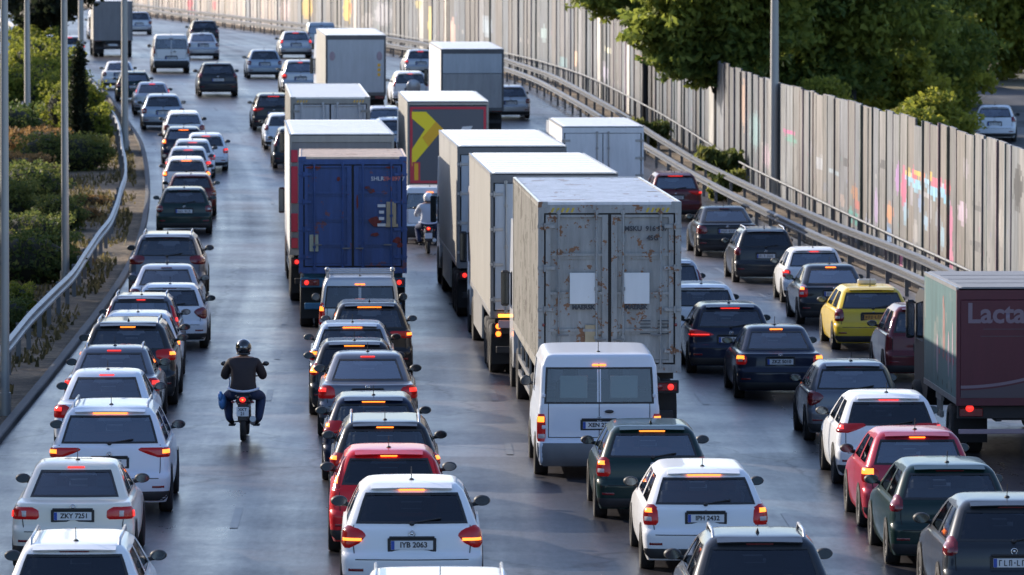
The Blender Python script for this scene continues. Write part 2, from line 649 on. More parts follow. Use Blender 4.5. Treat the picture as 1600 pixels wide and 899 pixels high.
def patch(sh, lo, li, zs, off=.012, nl=6, side=1, mb=None, mi=0, edge=.002):
    """raised patch on the skin: lo/li give outer/inner arc length at every height in zs (lists)"""
    mb = mb or MB()
    zz = []; L0 = []; L1 = []
    nz = max(6, len(zs) * 2)
    zf = np.linspace(zs[0], zs[-1], nz)
    for z in zf:
        zz.append(float(z)); L0.append(float(np.interp(z, zs, li))); L1.append(float(np.interp(z, zs, lo)))
    vs = []; fs = []
    for i, z in enumerate(zz):
        for j in range(nl + 1):
            t = j / nl
            border = i in (0, nz - 1) or j in (0, nl)
            vs.append(sh.surf(L0[i] + (L1[i] - L0[i]) * t, z, edge if border else off, side))
    m = nl + 1
    for i in range(nz - 1):
        for j in range(nl):
            f = (i * m + j, i * m + j + 1, (i + 1) * m + j + 1, (i + 1) * m + j)
            fs.append(f if side > 0 else f[::-1])
    return mb.add(vs, fs, mi, True)


# tail light outlines per style: (heights, outer arc, inner arc) relative to half width w; and the lit area
def light_style(st, sh, W):
    w = W / 2
    S = {
        'hatch':  ([.74, .80, .90, .97], [w + .06, w + .14, w + .14, w + .08], [w - .20, w - .24, w - .25, w - .17], (.86, .95, -.17, .07)),
        'claw':   ([.70, .76, .86, .93, .97], [w - .02, w + .08, w + .10, w + .05, w - .03], [w - .10, w - .22, w - .31, w - .24, w - .10], (.79, .825, -.25, .0)),
        'golf':   ([.72, .76, .88, .92], [w + .08, w + .12, w + .12, w + .08], [w - .16, w - .20, w - .20, w - .15], (.83, .90, -.15, .07)),
        'octavia': ([.70, .75, .95, .99], [w + .02, w + .07, w + .07, w + .02], [w - .18, w - .22, w - .20, w - .15], (.88, .94, -.13, -.01)),
        'oval':   ([.73, .76, .86, .90], [w + .04, w + .10, w + .10, w + .03], [w - .34, w - .38, w - .37, w - .28], (.76, .85, .0, .07)),
        'wedge':  ([.88, .93, 1.0, 1.03], [w + .10, w + .14, w + .12, w + .08], [w - .18, w - .34, w - .50, w - .44], (.94, 1.0, -.12, .04)),
        'tall':   ([.92, 1.0, 1.3, 1.38], [w - .02, w + .02, w - .08, w - .14], [w - .14, w - .15, w - .20, w - .24], (1.02, 1.12, -.12, -.02)),
        'van':    ([.80, .84, 1.24, 1.28], [w + .02, w + .05, w + .05, w + .02], [w - .10, w - .13, w - .12, w - .09], (1.10, 1.20, -.10, .0)),
        'transit': ([.62, .66, 1.02, 1.06], [w + .02, w + .04, w + .04, w + .02], [w - .11, w - .13, w - .13, w - .11], (.93, 1.02, -.11, .0)),
        'strip':  ([.80, .84, .88, .95], [w + .04, w + .09, w + .10, w + .08], [w - .30, w - .52, w - .44, w - .14], (.835, .86, -.42, .05)),
        'sedan':  ([.70, .74, .88, .93], [w + .10, w + .14, w + .13, w + .08], [w - .24, w - .30, w - .28, w - .20], (.82, .89, -.14, .06)),
        'suv':    ([.86, .91, 1.03, 1.07], [w + .10, w + .15, w + .14, w + .09], [w - .26, w - .36, w - .38, w - .30], (.96, 1.02, -.12, .06)),
        'round':  ([.82, .86, 1.0, 1.05], [w + .04, w + .10, w + .10, w + .03], [w - .12, w - .18, w - .18, w - .12], (.87, .99, -.14, .05)),
    }
    return S[st]


def light_meshes(name, sh, W, st, lift=0.0):
    zs, lo, li, lit = light_style(st, sh, W)
    zs = [z + lift for z in zs]
    w = W / 2
    out = {}
    for side, nm in ((1, 'r'), (-1, 'l')):
        out['taillight_' + nm] = patch(sh, lo, li, zs, .018, 7, side).mesh(name + '_taillight')
        z0, z1, a, b = lit
        out['lamp_' + nm] = patch(sh, [w + b] * 2, [w + a] * 2, [z0 + lift, z1 + lift], .026, 4, side, edge=.021).mesh(name + '_lamp')
        if st in ('octavia', 'transit', 'golf', 'oval', 'van'):
            zc = (zs[0] + .05, zs[0] + .12) if st in ('transit', 'van') else (zs[0] + .06, zs[0] + .12)
            if st == 'oval': rng = (w - .20, w - .14); zc = (.77 + lift, .85 + lift)
            else: rng = (w - .12, w - .01)
            out['clear_' + nm] = patch(sh, [rng[1]] * 2, [rng[0]] * 2, list(zc), .025, 3, side, edge=.02).mesh(name + '_clear')
    return out


def wheel_mesh(rad, wid):
    t = MB(); r = rad; w = wid / 2
    t.lathe_x([(-w + .02, r * .66), (-w, r * .72), (-w, r * .93), (-w + .025, r), (w - .025, r), (w, r * .93), (w, r * .72), (w - .02, r * .66)], 0, 0, 0, 24)
    tm = t.mesh('tyre')
    h = MB()
    h.lathe_x([(-w + .03, 0.001), (-w + .03, r * .2), (-w + .06, r * .55), (-w + .02, r * .67), (w - .02, r * .67), (w - .06, r * .55), (w - .03, r * .2), (w - .03, .001)], 0, 0, 0, 20)
    for k in range(5):
        a = 2 * math.pi * k / 5
        c, s_ = math.cos(a), math.sin(a)
        for sg in (-1, 1):
            x = sg * (w - .022)
            p = []
            for (rr, hw) in ((r * .12, .035), (r * .62, .022)):
                for q in (-hw, hw):
                    p.append((x, rr * c - q * s_, rr * s_ + q * c))
            h.add(p, [(0, 1, 3, 2)], 0)
    return tm, h.mesh('rim')


WHEELS = {}


def get_wheel(rad, wid):
    k = (round(rad, 3), round(wid, 3))
    if k not in WHEELS: WHEELS[k] = wheel_mesh(rad, wid)
    return WHEELS[k]


TYPES = {
    # name: (kind, L, W, H, extra)
    'hatch':   ('hatch', 3.95, 1.74, 1.47, dict(rake=.42)),
    'fiesta':  ('hatch', 3.85, 1.70, 1.48, dict(rake=.34)),
    'golf':    ('hatch', 4.15, 1.75, 1.46, dict(rake=.36)),
    'octavia': ('hatch', 4.60, 1.79, 1.46, dict(rake=.52)),
    'mpv':     ('hatch', 4.20, 1.77, 1.60, dict(rake=.30, wb=.93)),
    'suv':     ('hatch', 4.45, 1.84, 1.63, dict(rake=.34, wb=.95)),
    'wagon':   ('hatch', 4.50, 1.75, 1.48, dict(rake=.30)),
    'estate':  ('hatch', 4.55, 1.80, 1.56, dict(rake=.26)),
    'sedan':   ('sedan', 4.45, 1.74, 1.43, dict(deck=.95)),
    'corolla': ('sedan', 4.25, 1.69, 1.43, dict(dl=.42, deck=.96, rake=.52)),
    'merc':    ('sedan', 4.60, 1.78, 1.44, dict(dl=.40, rake=.72)),
    'kangoo':  ('van', 4.10, 1.78, 1.84, {}),
    'smallvan': ('van', 4.10, 1.74, 1.82, {}),
    'transit': ('van', 4.86, 1.97, 2.02, dict(wbelt=1.22, taper=.90, rake=.10, wtop=1.80)),
}
_types = {}


def car_type(tname, light, opts=()):
    key = (tname, light, tuple(sorted(opts)))
    if key in _types: return _types[key]
    kind, L, W, H, ex = TYPES[tname]
    rows, win = {'hatch': rows_hatch, 'sedan': rows_sedan, 'van': rows_van}[kind](L, W, H, **ex)
    sh = Shape(rows, win)
    T = {'sh': sh, 'L': L, 'W': W, 'H': H, 'kind': kind, 'm': {}}
    nm = tname
    w = W / 2
    m = T['m']
    if kind == 'van':
        sw = ((NREAR + 6, NREAR + 7),) if 'panel' in opts else ((NREAR + 1, NREAR + 3), (NREAR + 6, NREAR + 7))
        m.update(body_meshes(nm, sh, (1, 6), sw))
    else:
        m.update(body_meshes(nm, sh))
    m.update(light_meshes(nm, sh, W, light))
    ztop = float(sh.z[sh.win[1]]); zbot = float(sh.z[sh.win[0]])
    T['zt'], T['zb'] = ztop, zbot
    # lower bumper skirt, panel gaps
    sk = MB()
    for sd in (1, -1):
        patch(sh, [w - .10, w + .02, w + .02], [0, 0, 0], [.225, .30, .37 if kind != 'van' else .60], .020, 8, sd, sk, edge=.014)
    m['bumper_skirt'] = sk.mesh(nm + '_skirt')
    gp = MB()
    lidl = w - .17
    zb = .56 if kind != 'van' else .68
    for sd in (1, -1):
        patch(sh, [lidl] * 2, [0] * 2, [zb, zb + .012], .003, 6, sd, gp, edge=.003)
        ztopseam = zbot - .02 if kind != 'sedan' else .95
        if kind == 'van':
            ztopseam = ztop + .05
            patch(sh, [lidl + .0] * 2, [lidl - .012] * 2, [zb, zbot], .003, 2, sd, gp, edge=.003)
        else:
            lo_ = [lidl, lidl + .03, lidl + .03]; li_ = [lidl - .012, lidl + .018, lidl + .018]
            patch(sh, lo_, li_, [zb, zb + .12, ztopseam], .003, 2, sd, gp, edge=.003)
        for qi, yy in enumerate((L * .40, L * .62)):
            ls = [sh.flank_l(z, yy) for z in (.35, .6, .9)]
            dg = MB()
            patch(sh, [l + .006 for l in ls], [l - .006 for l in ls], [.35, .6, .9], .003, 2, sd, dg, edge=.003)
            m['door_gap_%d%d' % (sd, qi)] = dg.mesh(nm + '_doorgap')
    if kind == 'van':
        patch(sh, [.006] * 2, [0] * 2, [zb, ztop + .06], .003, 1, 1, gp, edge=.003)
        patch(sh, [.006] * 2, [0] * 2, [zb, ztop + .06], .003, 1, -1, gp, edge=.003)
    m['panel_gap'] = gp.mesh(nm + '_gap')
    # window rubber: dark band round the rear glass
    fr_ = MB()
    for sd in (1, -1):
        fine = sh.fine; a, b = sh.win
        for i in range(a, b):
            c0 = contour(fine[i]); c1 = contour(fine[i + 1])
            e = 7 if T['kind'] != 'van' else 6
            p0 = c0[e]; p1 = c1[e]
            d = .028
            fr_.add([(sd * (p0[0] - d), p0[1] - .003, p0[2]), (sd * (p0[0] + .006), p0[1] - .004, p0[2]),
                     (sd * (p1[0] + .006), p1[1] - .004, p1[2]), (sd * (p1[0] - d), p1[1] - .003, p1[2])], [(0, 1, 2, 3) if sd > 0 else (3, 2, 1, 0)], 0)
        for (i, dz) in ((a, .03), (b - 1, None)):
            c0 = contour(fine[i]); c1 = contour(fine[i + 1])
            for k in range(0, 7 if T['kind'] != 'van' else 6):
                A0, A1, B0, B1 = c0[k], c0[k + 1], c1[k], c1[k + 1]
                if dz is not None: t0, t1 = 0, .03 / max(.05, (c1[k][2] - c0[k][2]))
                else: t0, t1 = 1 - .03 / max(.05, (c1[k][2] - c0[k][2])), 1
                lerp = lambda P, Q, t: (sd * (P[0] + (Q[0] - P[0]) * t), P[1] + (Q[1] - P[1]) * t - .0035, P[2] + (Q[2] - P[2]) * t)
                f = [lerp(A0, B0, t0), lerp(A1, B1, t0), lerp(A1, B1, t1), lerp(A0, B0, t1)]
                fr_.add(f, [(0, 1, 2, 3) if sd > 0 else (3, 2, 1, 0)], 0)
    m['window_seal'] = fr_.mesh(nm + '_seal')
    # cabin
    yr_b = float(sh.at(zbot)[2]); yf_b = float(sh.at(zbot)[3]); wbt = float(sh.at(zbot)[4])
    it = MB()
    it.box(-wbt + .04, wbt - .04, yr_b + .10, yr_b + (.55 if kind != 'sedan' else .42), zbot - .05, zbot - .03)
    it.box(-wbt + .04, wbt - .04, yf_b - .62, yf_b - .10, zbot - .06, zbot - .02)
    it.box(-wbt + .05, wbt - .05, yr_b + .1, yf_b - .1, .42, .44)
    it.box(-.16, .16, yf_b - .50, yf_b - .34, zbot - .02, zbot + .05)
    it.box(-.11, .11, yf_b - 1.02, yf_b - .99, ztop - .10, ztop - .04)
    m['cabin_trim'] = it.mesh(nm + '_trim')
    fy = yf_b - 1.45
    for sx, q in ((-.37, 'l'), (.37, 'r')):
        st = MB()
        st.bbox(sx - .24, sx + .24, fy - .08, fy + .06, .50, zbot + .20, .05)
        st.bbox(sx - .125, sx + .125, fy - .07, fy + .02, zbot + .19, min(zbot + .42, ztop - .03), .04)
        st.bbox(sx - .24, sx + .24, fy, fy + .48, .46, .62, .05)
        m['seat_' + q] = st.mesh(nm + '_seat')
    if not (kind == 'van' and 'panel' in opts):
        st = MB()
        zh = zbot + .24
        ry = max(fy - .82, float(sh.at(zh)[2]) + .16)
        if ry < fy - .45:
            st.bbox(-.62, .62, ry - .07, ry + .05, .50, zbot + .10, .05)
            for sx in (-.40, .40): st.bbox(sx - .13, sx + .13, ry - .06, ry + .02, zbot + .08, zh, .04)
            m['rear_bench'] = st.mesh(nm + '_bench')
    sw_ = MB()
    ring = []
    for k in range(13):
        a = 2 * math.pi * k / 12
        ring.append((-.37 + .18 * math.cos(a), yf_b - .78 - .06 * math.sin(a), zbot - .02 + .17 * math.sin(a)))
    sw_.tube(ring, .016, 6, cap=False)
    m['steering_wheel'] = sw_.mesh(nm + '_steering')
    # wing mirrors
    ym = yf_b - .28 if kind != 'van' else yf_b - .20
    for sd, q in ((1, 'r'), (-1, 'l')):
        a = MB(); mw = float(sh.at(zbot)[4])
        big = 1.0 if kind != 'van' else 1.25
        cx = sd * (mw + .115); cz = zbot + .05 + (.04 if kind == 'van' else 0)
        a.ell((cx, ym + .03, cz), (.108 * (.9 if kind == 'van' else 1), .075, .070 * big), 14, 10)
        a.tube([(sd * (mw - .01), ym + .03, cz - .05), (sd * (mw + .08), ym + .02, cz - .03)], [.03, .035], 6)
        m['mirror_' + q] = a.mesh(nm + '_mirror')
        g = MB()
        pv = []
        for k in range(16):
            t = 2 * math.pi * k / 16
            pv.append((cx + .09 * (.9 if kind == 'van' else 1) * math.cos(t), ym - .047, cz + .056 * big * math.sin(t)))
        g.add(pv, [tuple(range(16)) if True else ()], 0)
        m['mirror_glass_' + q] = g.mesh(nm + '_mirror_glass')
    # arches
    wr = .315 if kind != 'van' else .33
    if tname in ('suv', 'estate'): wr = .345
    T['wr'] = wr
    wy = [.78, L - .82] if kind != 'van' else [.88, L - .86]
    if tname == 'transit': wy = [1.02, L - .92]
    T['wy'] = wy
    for sd in (1, -1):
        for y0 in wy:
            ar = MB()
            pts = []
            rr = wr + .055
            for k in range(15):
                a = math.pi * k / 14
                y = y0 + rr * math.cos(a); z = max(.215, wr + rr * math.sin(a) - .0)
                pts.append((y, z))
            pts = [(y0 + rr, .215)] + pts + [(y0 - rr, .215)]
            ww = w
            vv = [(sd * (float(sh.at(z)[4]) + .014), y, z) for y, z in pts]
            f = tuple(range(len(vv)))
            ar.add(vv, [f if sd > 0 else f[::-1]], 0)
            m['wheel_arch_%d_%.1f' % (sd, y0)] = ar.mesh(nm + '_arch')
    # high brake lamp and wiper, aerial
    zt = ztop + .035
    hb = MB(); r = sh.at(zt); yy = float(r[2])
    hw = {'hatch': .16, 'fiesta': .12, 'golf': .20, 'suv': .26, 'estate': .14, 'mpv': .10, 'sedan': .13, 'corolla': .12, 'octavia': .24, 'wagon': .18, 'merc': .15}.get(tname, .11)
    hb.bbox(-hw, hw, yy - .028, yy + .04, zt - .010, zt + .012, .008)
    m['high_lamp'] = hb.mesh(nm + '_highlamp')
    if kind == 'hatch':
        sp = MB()
        za = ztop + .055; rr_ = sh.at(za); y0 = float(rr_[2]); hw2 = float(rr_[4]) - .10
        n = 9
        vs = []
        for j in range(n):
            t = -1 + 2 * j / (n - 1)
            x = t * hw2; bow = .07 * (t * hw2 / .7) ** 2
            for (dy, dz) in ((-.075, -.008), (-.085, .010), (.06, .045), (.10, .02)):
                vs.append((x, y0 + dy + bow, za + dz - .012 * t * t))
        fs = []
        for j in range(n - 1):
            for k in range(4):
                fs.append((j * 4 + k, (j + 1) * 4 + k, (j + 1) * 4 + (k + 1) % 4, j * 4 + (k + 1) % 4))
        fs += [(0, 1, 2, 3), tuple((n - 1) * 4 + k for k in (3, 2, 1, 0))]
        sp.add(vs, fs, 0, False)
        m['spoiler'] = sp.mesh(nm + '_spoiler')
    if kind == 'hatch':
        wp = MB()
        zw = zbot + .015
        a = sh.surf(.02, zw, .022, 1); b = sh.surf(.36, zw + .05, .018, 1)
        wp.tube([a, b], .011, 5)
        wp.ell((0, a[1] - .0, zw - .01), (.035, .03, .03), 8, 6)
        m['wiper'] = wp.mesh(nm + '_wiper')
    an = MB()
    rz = H + .0
    ya = float(sh.at(H - .01)[2]) + .22
    if 'fin' in opts:
        an.add([(-.025, ya, rz - .01), (.025, ya, rz - .01), (0, ya - .02, rz + .065), (-.02, ya + .16, rz - .01), (.02, ya + .16, rz - .01)], [(0, 1, 2), (0, 2, 3), (1, 4, 2), (3, 2, 4)], 0)
    else:
        an.ell((0, ya, rz), (.035, .05, .022), 8, 6)
        an.tube([(0, ya, rz), (0, ya - .07, rz + .17)], .006, 5)
    m['aerial'] = an.mesh(nm + '_aerial')
    if 'rails' in opts or 'rack' in opts:
        rl = MB()
        xw = float(sh.at(H - .03)[4]) - .02
        y0 = float(sh.at(H - .03)[2]) + .12; y1 = float(sh.at(H - .03)[3]) - .1
        for sd in (1, -1):
            if 'rails' in opts:
                rl1 = MB()
                rl1.tube([(sd * xw, y0, H - .04), (sd * xw, y0 + .12, H + .035), (sd * xw, y1 - .12, H + .035), (sd * xw, y1, H - .04)], .02, 6)
                m['roof_rail_%d' % sd] = rl1.mesh(nm + '_rail')
            else:
                rl.tube([(sd * (xw + .02), y0, H - .03), (sd * (xw + .02), y0, H + .14)], .035, 6)
                rl.ell((sd * (xw + .02), y0, H + .15), (.055, .06, .055), 8, 6)
        if 'rack' in opts:
            for yy_ in (y0, (y0 + y1) / 2, y1):
                rl.tube([(-xw - .03, yy_, H + .07), (xw + .03, yy_, H + .07)], .028, 6)
            rl.tube([(-xw - .02, y0, H + .05), (-xw - .02, y1, H + .05)], .018, 6); rl.tube([(xw + .02, y0, H + .05), (xw + .02, y1, H + .05)], .018, 6)
        if 'rack' in opts: m['roof_rack'] = rl.mesh(nm + '_rack')
    # door handle / number plate recess
    ph = .74 if kind == 'hatch' else (.78 if kind == 'sedan' else .72)
    if tname in ('suv', 'estate'): ph = .80
    if tname == 'octavia': ph = .80
    if tname == 'transit': ph = .88
    if 'lowplate' in opts: ph = .48
    T['ph'] = ph
    yp = float(sh.at(ph)[2])
    T['yp'] = yp
    pr = MB(); pr.bbox(-.30, .30, yp - .004, yp + .02, ph - .085, ph + .085, .006)
    pr.bbox(-.28, .28, yp - .03, yp + .01, ph + .085, ph + .11, .006)
    m['plate_recess'] = pr.mesh(nm + '_recess')
    pl = MB(); pl.bbox(-.26, .26, yp - .016, yp - .005, ph - .056, ph + .056, .003)
    m['plate'] = pl.mesh(nm + '_plate')
    pb = MB(); pb.box(-.258, -.215, yp - .0185, yp - .016, ph - .053, ph + .053)
    m['plate_band'] = pb.mesh(nm + '_plateband')
    ik = MB()
    xx = -.19
    rr2 = random.Random(len(_types) + 3)
    for k in range(7):
        if k == 3: ik.box(xx, xx + .018, yp - .0185, yp - .0165, ph - .006, ph + .008); xx += .035; continue
        ik.box(xx, xx + .012, yp - .0185, yp - .0165, ph - .036, ph + .036)
        if rr2.random() < .7: ik.box(xx + .026, xx + .038, yp - .0185, yp - .0165, ph - .036, ph + .036)
        zb_ = rr2.choice((-.036, -.006, .026)); ik.box(xx, xx + .038, yp - .019, yp - .0165, ph + zb_, ph + zb_ + .011)
        xx += .062
    m['plate_marks'] = ik.mesh(nm + '_platemarks')
    zb_e = (.88 if kind == 'hatch' else .90) if kind != 'van' else .98
    if tname in ('suv', 'estate'): zb_e = .93
    ye = float(sh.at(zb_e)[2])
    eb = MB()
    ring = [( .038 * math.cos(2 * math.pi * k / 12), ye - .012, zb_e + .038 * math.sin(2 * math.pi * k / 12)) for k in range(13)]
    eb.tube(ring, .007, 5, cap=False)
    eb.ell((0, ye - .006, zb_e), (.02, .01, .02), 8, 6)
    m['emblem'] = eb.mesh(nm + '_emblem')
    # bumper reflectors and tow mark
    for sd in (1, -1):
        m['reflector_%d' % sd] = patch(sh, [w - .08] * 2, [w - .27] * 2, [.42, .455], .008, 3, sd, edge=.004).mesh(nm + '_reflector')
    if kind == 'van':
        hd = MB(); yy = float(sh.at(1.0)[2]); hd.ell((.16, yy - .02, zbot - .12), (.075, .03, .028), 10, 6)
        for sd in (-1, 1):
            for zz in (.85, 1.35 if H > 1.9 else 1.2):
                hg = MB(); p = sh.surf(w - .10, zz, .015, sd); hg.bbox(p[0] - .03, p[0] + .03, p[1] - .015, p[1] + .02, zz - .03, zz + .03, .01)
                m['hinge_%d_%.1f' % (sd, zz)] = hg.mesh(nm + '_hinge')
        m['door_handle'] = hd.mesh(nm + '_handle')
    # head lamps and grille
    for sd in (1, -1):
        hl = MB()
        for (z0_, z1_) in ((.60, .70),):
            c0 = contour(sh.at(z0_)); c1 = contour(sh.at(z1_))
            k0 = NREAR + len(SIDE5) + 1
            for k in range(k0, k0 + 4):
                p = [c0[k], c0[k + 1], c1[k + 1], c1[k]]
                off = lambda P: (sd * (P[0] + .006), P[1] + .01, P[2])
                hl.add([off(P) for P in p], [(0, 1, 2, 3) if sd > 0 else (3, 2, 1, 0)], 0, True)
        m['headlight_%d' % sd] = hl.mesh(nm + '_headlight')
    T['nm'] = nm
    T['wheel'] = get_wheel(wr, .205 if kind != 'van' else .22)
    _types[key] = T
    return T


def make_car(tname, col, label, group=None, light='hatch', opts=(), glass='glass', lit='hot', text=None, plate='plate',
             skirt='plastic', cat='car', name=None, lamp=True, lit_sides=(1, 1), roofcol=None, light_col='lens'):
    T = car_type(tname, light, opts)
    m = T['m']
    nm = name or {'hatch': 'hatchback_car', 'sedan': 'sedan_car', 'van': 'van'}[T['kind']]
    if tname in ('suv',): nm = name or 'sport_utility_car'
    if tname in ('wagon', 'estate'): nm = name or 'estate_car'
    root = empty(nm)
    tag(root, label, cat, group)
    P = M[col]
    g = M[glass]
    if glass == 'glass' and sum(map(ord, label)) % 3 == 0: g = M['glass_sky']
    L_ = {'hot': M['brake_hot'], 'red': M['brake'], 'off': M['lens']}
    lm = L_[lit]
    mobj('body', m['body'], root, P)
    mobj('rear_window', m['rear_window'], root, g)
    if 'window_seal' in m: mobj('window_seal', m['window_seal'], root, M['plastic'])
    mobj('windshield', m['windshield'], root, M['glass'])
    for q in 'lr':
        if 'side_window_' + q in m: mobj('side_window', m['side_window_' + q], root, g)
    for i, q in enumerate('lr'):
        t = mobj('taillight', m['taillight_' + q], root, M['lens_lit' if lit != 'off' and lit_sides[i] else light_col])
        mobj('brake_lamp', m['lamp_' + q], t, lm if lit_sides[i] else M['lens'])
        if 'clear_' + q in m: mobj('reversing_lamp', m['clear_' + q], t, M['lens_clear'])
        mi = mobj('wing_mirror', m['mirror_' + q], root, P if col in ('red', 'blue_silver', 'silver') and T['kind'] == 'hatch' and 'fin' in opts else M['plastic'])
        mobj('mirror_glass', m['mirror_glass_' + q], mi, M['mirror'])
    mobj('high_brake_light', m['high_lamp'], root, (M['brake_hot'] if lit == 'hot' else M['brake']) if lit != 'off' else M['lens'])
    mobj('bumper_skirt', m['bumper_skirt'], root, M[skirt])
    mobj('tailgate_gap', m['panel_gap'], root, M['seam'])
    for k_ in m:
        if k_.startswith('door_gap'): mobj('door_gap', m[k_], root, M['seam'])
        if k_.startswith('wheel_arch'): mobj('wheel_arch', m[k_], root, M['seam'])
        if k_.startswith('hinge'): mobj('door_hinge', m[k_], root, P)
        if k_.startswith('reflector'): mobj('reflector', m[k_], root, M['lens'])
        if k_.startswith('headlight'): mobj('headlight', m[k_], root, M['headlamp'])
        if k_.startswith('roof_rail'): mobj('roof_rail', m[k_], root, M['silver'])
    mobj('cabin_trim', m['cabin_trim'], root, M['interior'])
    for q in 'lr': mobj('seat', m['seat_' + q], root, M['seatcloth'])
    if 'rear_bench' in m: mobj('rear_bench', m['rear_bench'], root, M['seatcloth'])
    mobj('steering_wheel', m['steering_wheel'], root, M['interior'])
    mobj('plate_recess', m['plate_recess'], root, M['plastic'])
    p = mobj('number_plate', m['plate'], root, M[plate])
    mobj('plate_band', m['plate_band'], p, M['plate_blue'] if plate == 'plate' else M['ink'])
    if text:
        tm = text_mesh(text, .092, M['ink'], 'CENTER', .003)
        to = mobj('plate_lettering', tm, p)
        to.location = (.022, T['yp'] - .0185, T['ph'] + .002)
    else:
        mobj('plate_marks', m['plate_marks'], p, M['ink'])
    mobj('emblem', m['emblem'], root, M['chrome'])
    mobj('aerial', m['aerial'], root, M['plastic'])
    if 'spoiler' in m: mobj('spoiler', m['spoiler'], root, P)
    if 'wiper' in m: mobj('rear_wiper', m['wiper'], root, M['plastic'])
    if 'roof_rack' in m: mobj('roof_rack', m['roof_rack'], root, M['silver'] if 'rack' in opts or col not in ('black',) else M['plastic'])
    if 'door_handle' in m: mobj('door_handle', m['door_handle'], root, M['plastic'])
    tm, rm = T['wheel']
    w = T['W'] / 2
    for sy in T['wy']:
        for sx in (-1, 1):
            wh = mobj('wheel', tm, root, M['tyre'])
            wh.location = (sx * (w - .085), sy, T['wr'])
            mobj('rim', rm, wh, M['rim'])
    return root, T

# ------------------------------------------------------------------ setting: lines of the road
LE_Y = [30, 96, 125, 150, 185, 224, 243, 307, 360, 430, 520, 640, 780]
LE_X = [-7.6, -8.7, -9.4, -10.1, -11.7, -14.3, -16.2, -22.9, -28, -36, -48, -66, -90]
RA_Y = [30, 60, 100, 143, 165, 193, 220, 290, 340, 400, 457, 514, 600, 700, 780]
RA_X = [12.9, 12.4, 11.6, 10.2, 8.9, 7.0, 4.9, -0.6, -6.9, -14.6, -23.6, -33, -48, -67, -84]
WA_Y = [30, 60, 100, 128, 150, 176, 205, 241, 290, 340, 400, 457, 514, 600, 700, 780]
WA_X = [15.4, 14.8, 13.4, 12.2, 11.4, 10.3, 8.4, 5.9, 1.9, -4.4, -12.0, -21, -30.4, -45.2, -64, -81]
OR_Y = [30, 150, 200, 230, 264, 333, 430, 520, 640, 780]      # near edge of the other carriageway
OR_X = [-21, -21, -20.6, -20.8, -22.4, -27.5, -38.5, -51, -69.5, -94]
# the wall and rail keep clear of each other
_w = lambda y: float(pchip(WA_Y, WA_X, y))
LE = lambda y: float(pchip(LE_Y, LE_X, y))
RA = lambda y: float(pchip(RA_Y, RA_X, y))
OR = lambda y: float(pchip(OR_Y, OR_X, y))
WA = lambda y: max(_w(y), RA(y) + 1.1)


def strip(name, fa, fb, y0, y1, dz, mt, nx=12, dy=4.0, uv=True):
    """a sheet that follows the road between the lines fa(y) and fb(y)"""
    ys = np.arange(y0, y1 + .01, dy)
    vs = []; fs = []; uvs = []
    for y in ys:
        a, b = fa(y), fb(y)
        for k in range(nx + 1):
            x = a + (b - a) * k / nx
            vs.append((x, float(y), gz(x, y) + dz)); uvs.append((x - a, y))
    m = nx + 1
    for i in range(len(ys) - 1):
        for k in range(nx):
            fs.append((i * m + k, i * m + k + 1, (i + 1) * m + k + 1, (i + 1) * m + k))
    me = bpy.data.meshes.new(name); me.from_pydata(vs, [], fs)
    ul = me.uv_layers.new(name='UVMap')
    for lp in me.loops: ul.data[lp.index].uv = uvs[lp.vertex_index]
    me.polygons.foreach_set('use_smooth', [True] * len(fs))
    me.materials.append(mt)
    o = link(bpy.data.objects.new(name, me))
    o['kind'] = 'structure'
    return o


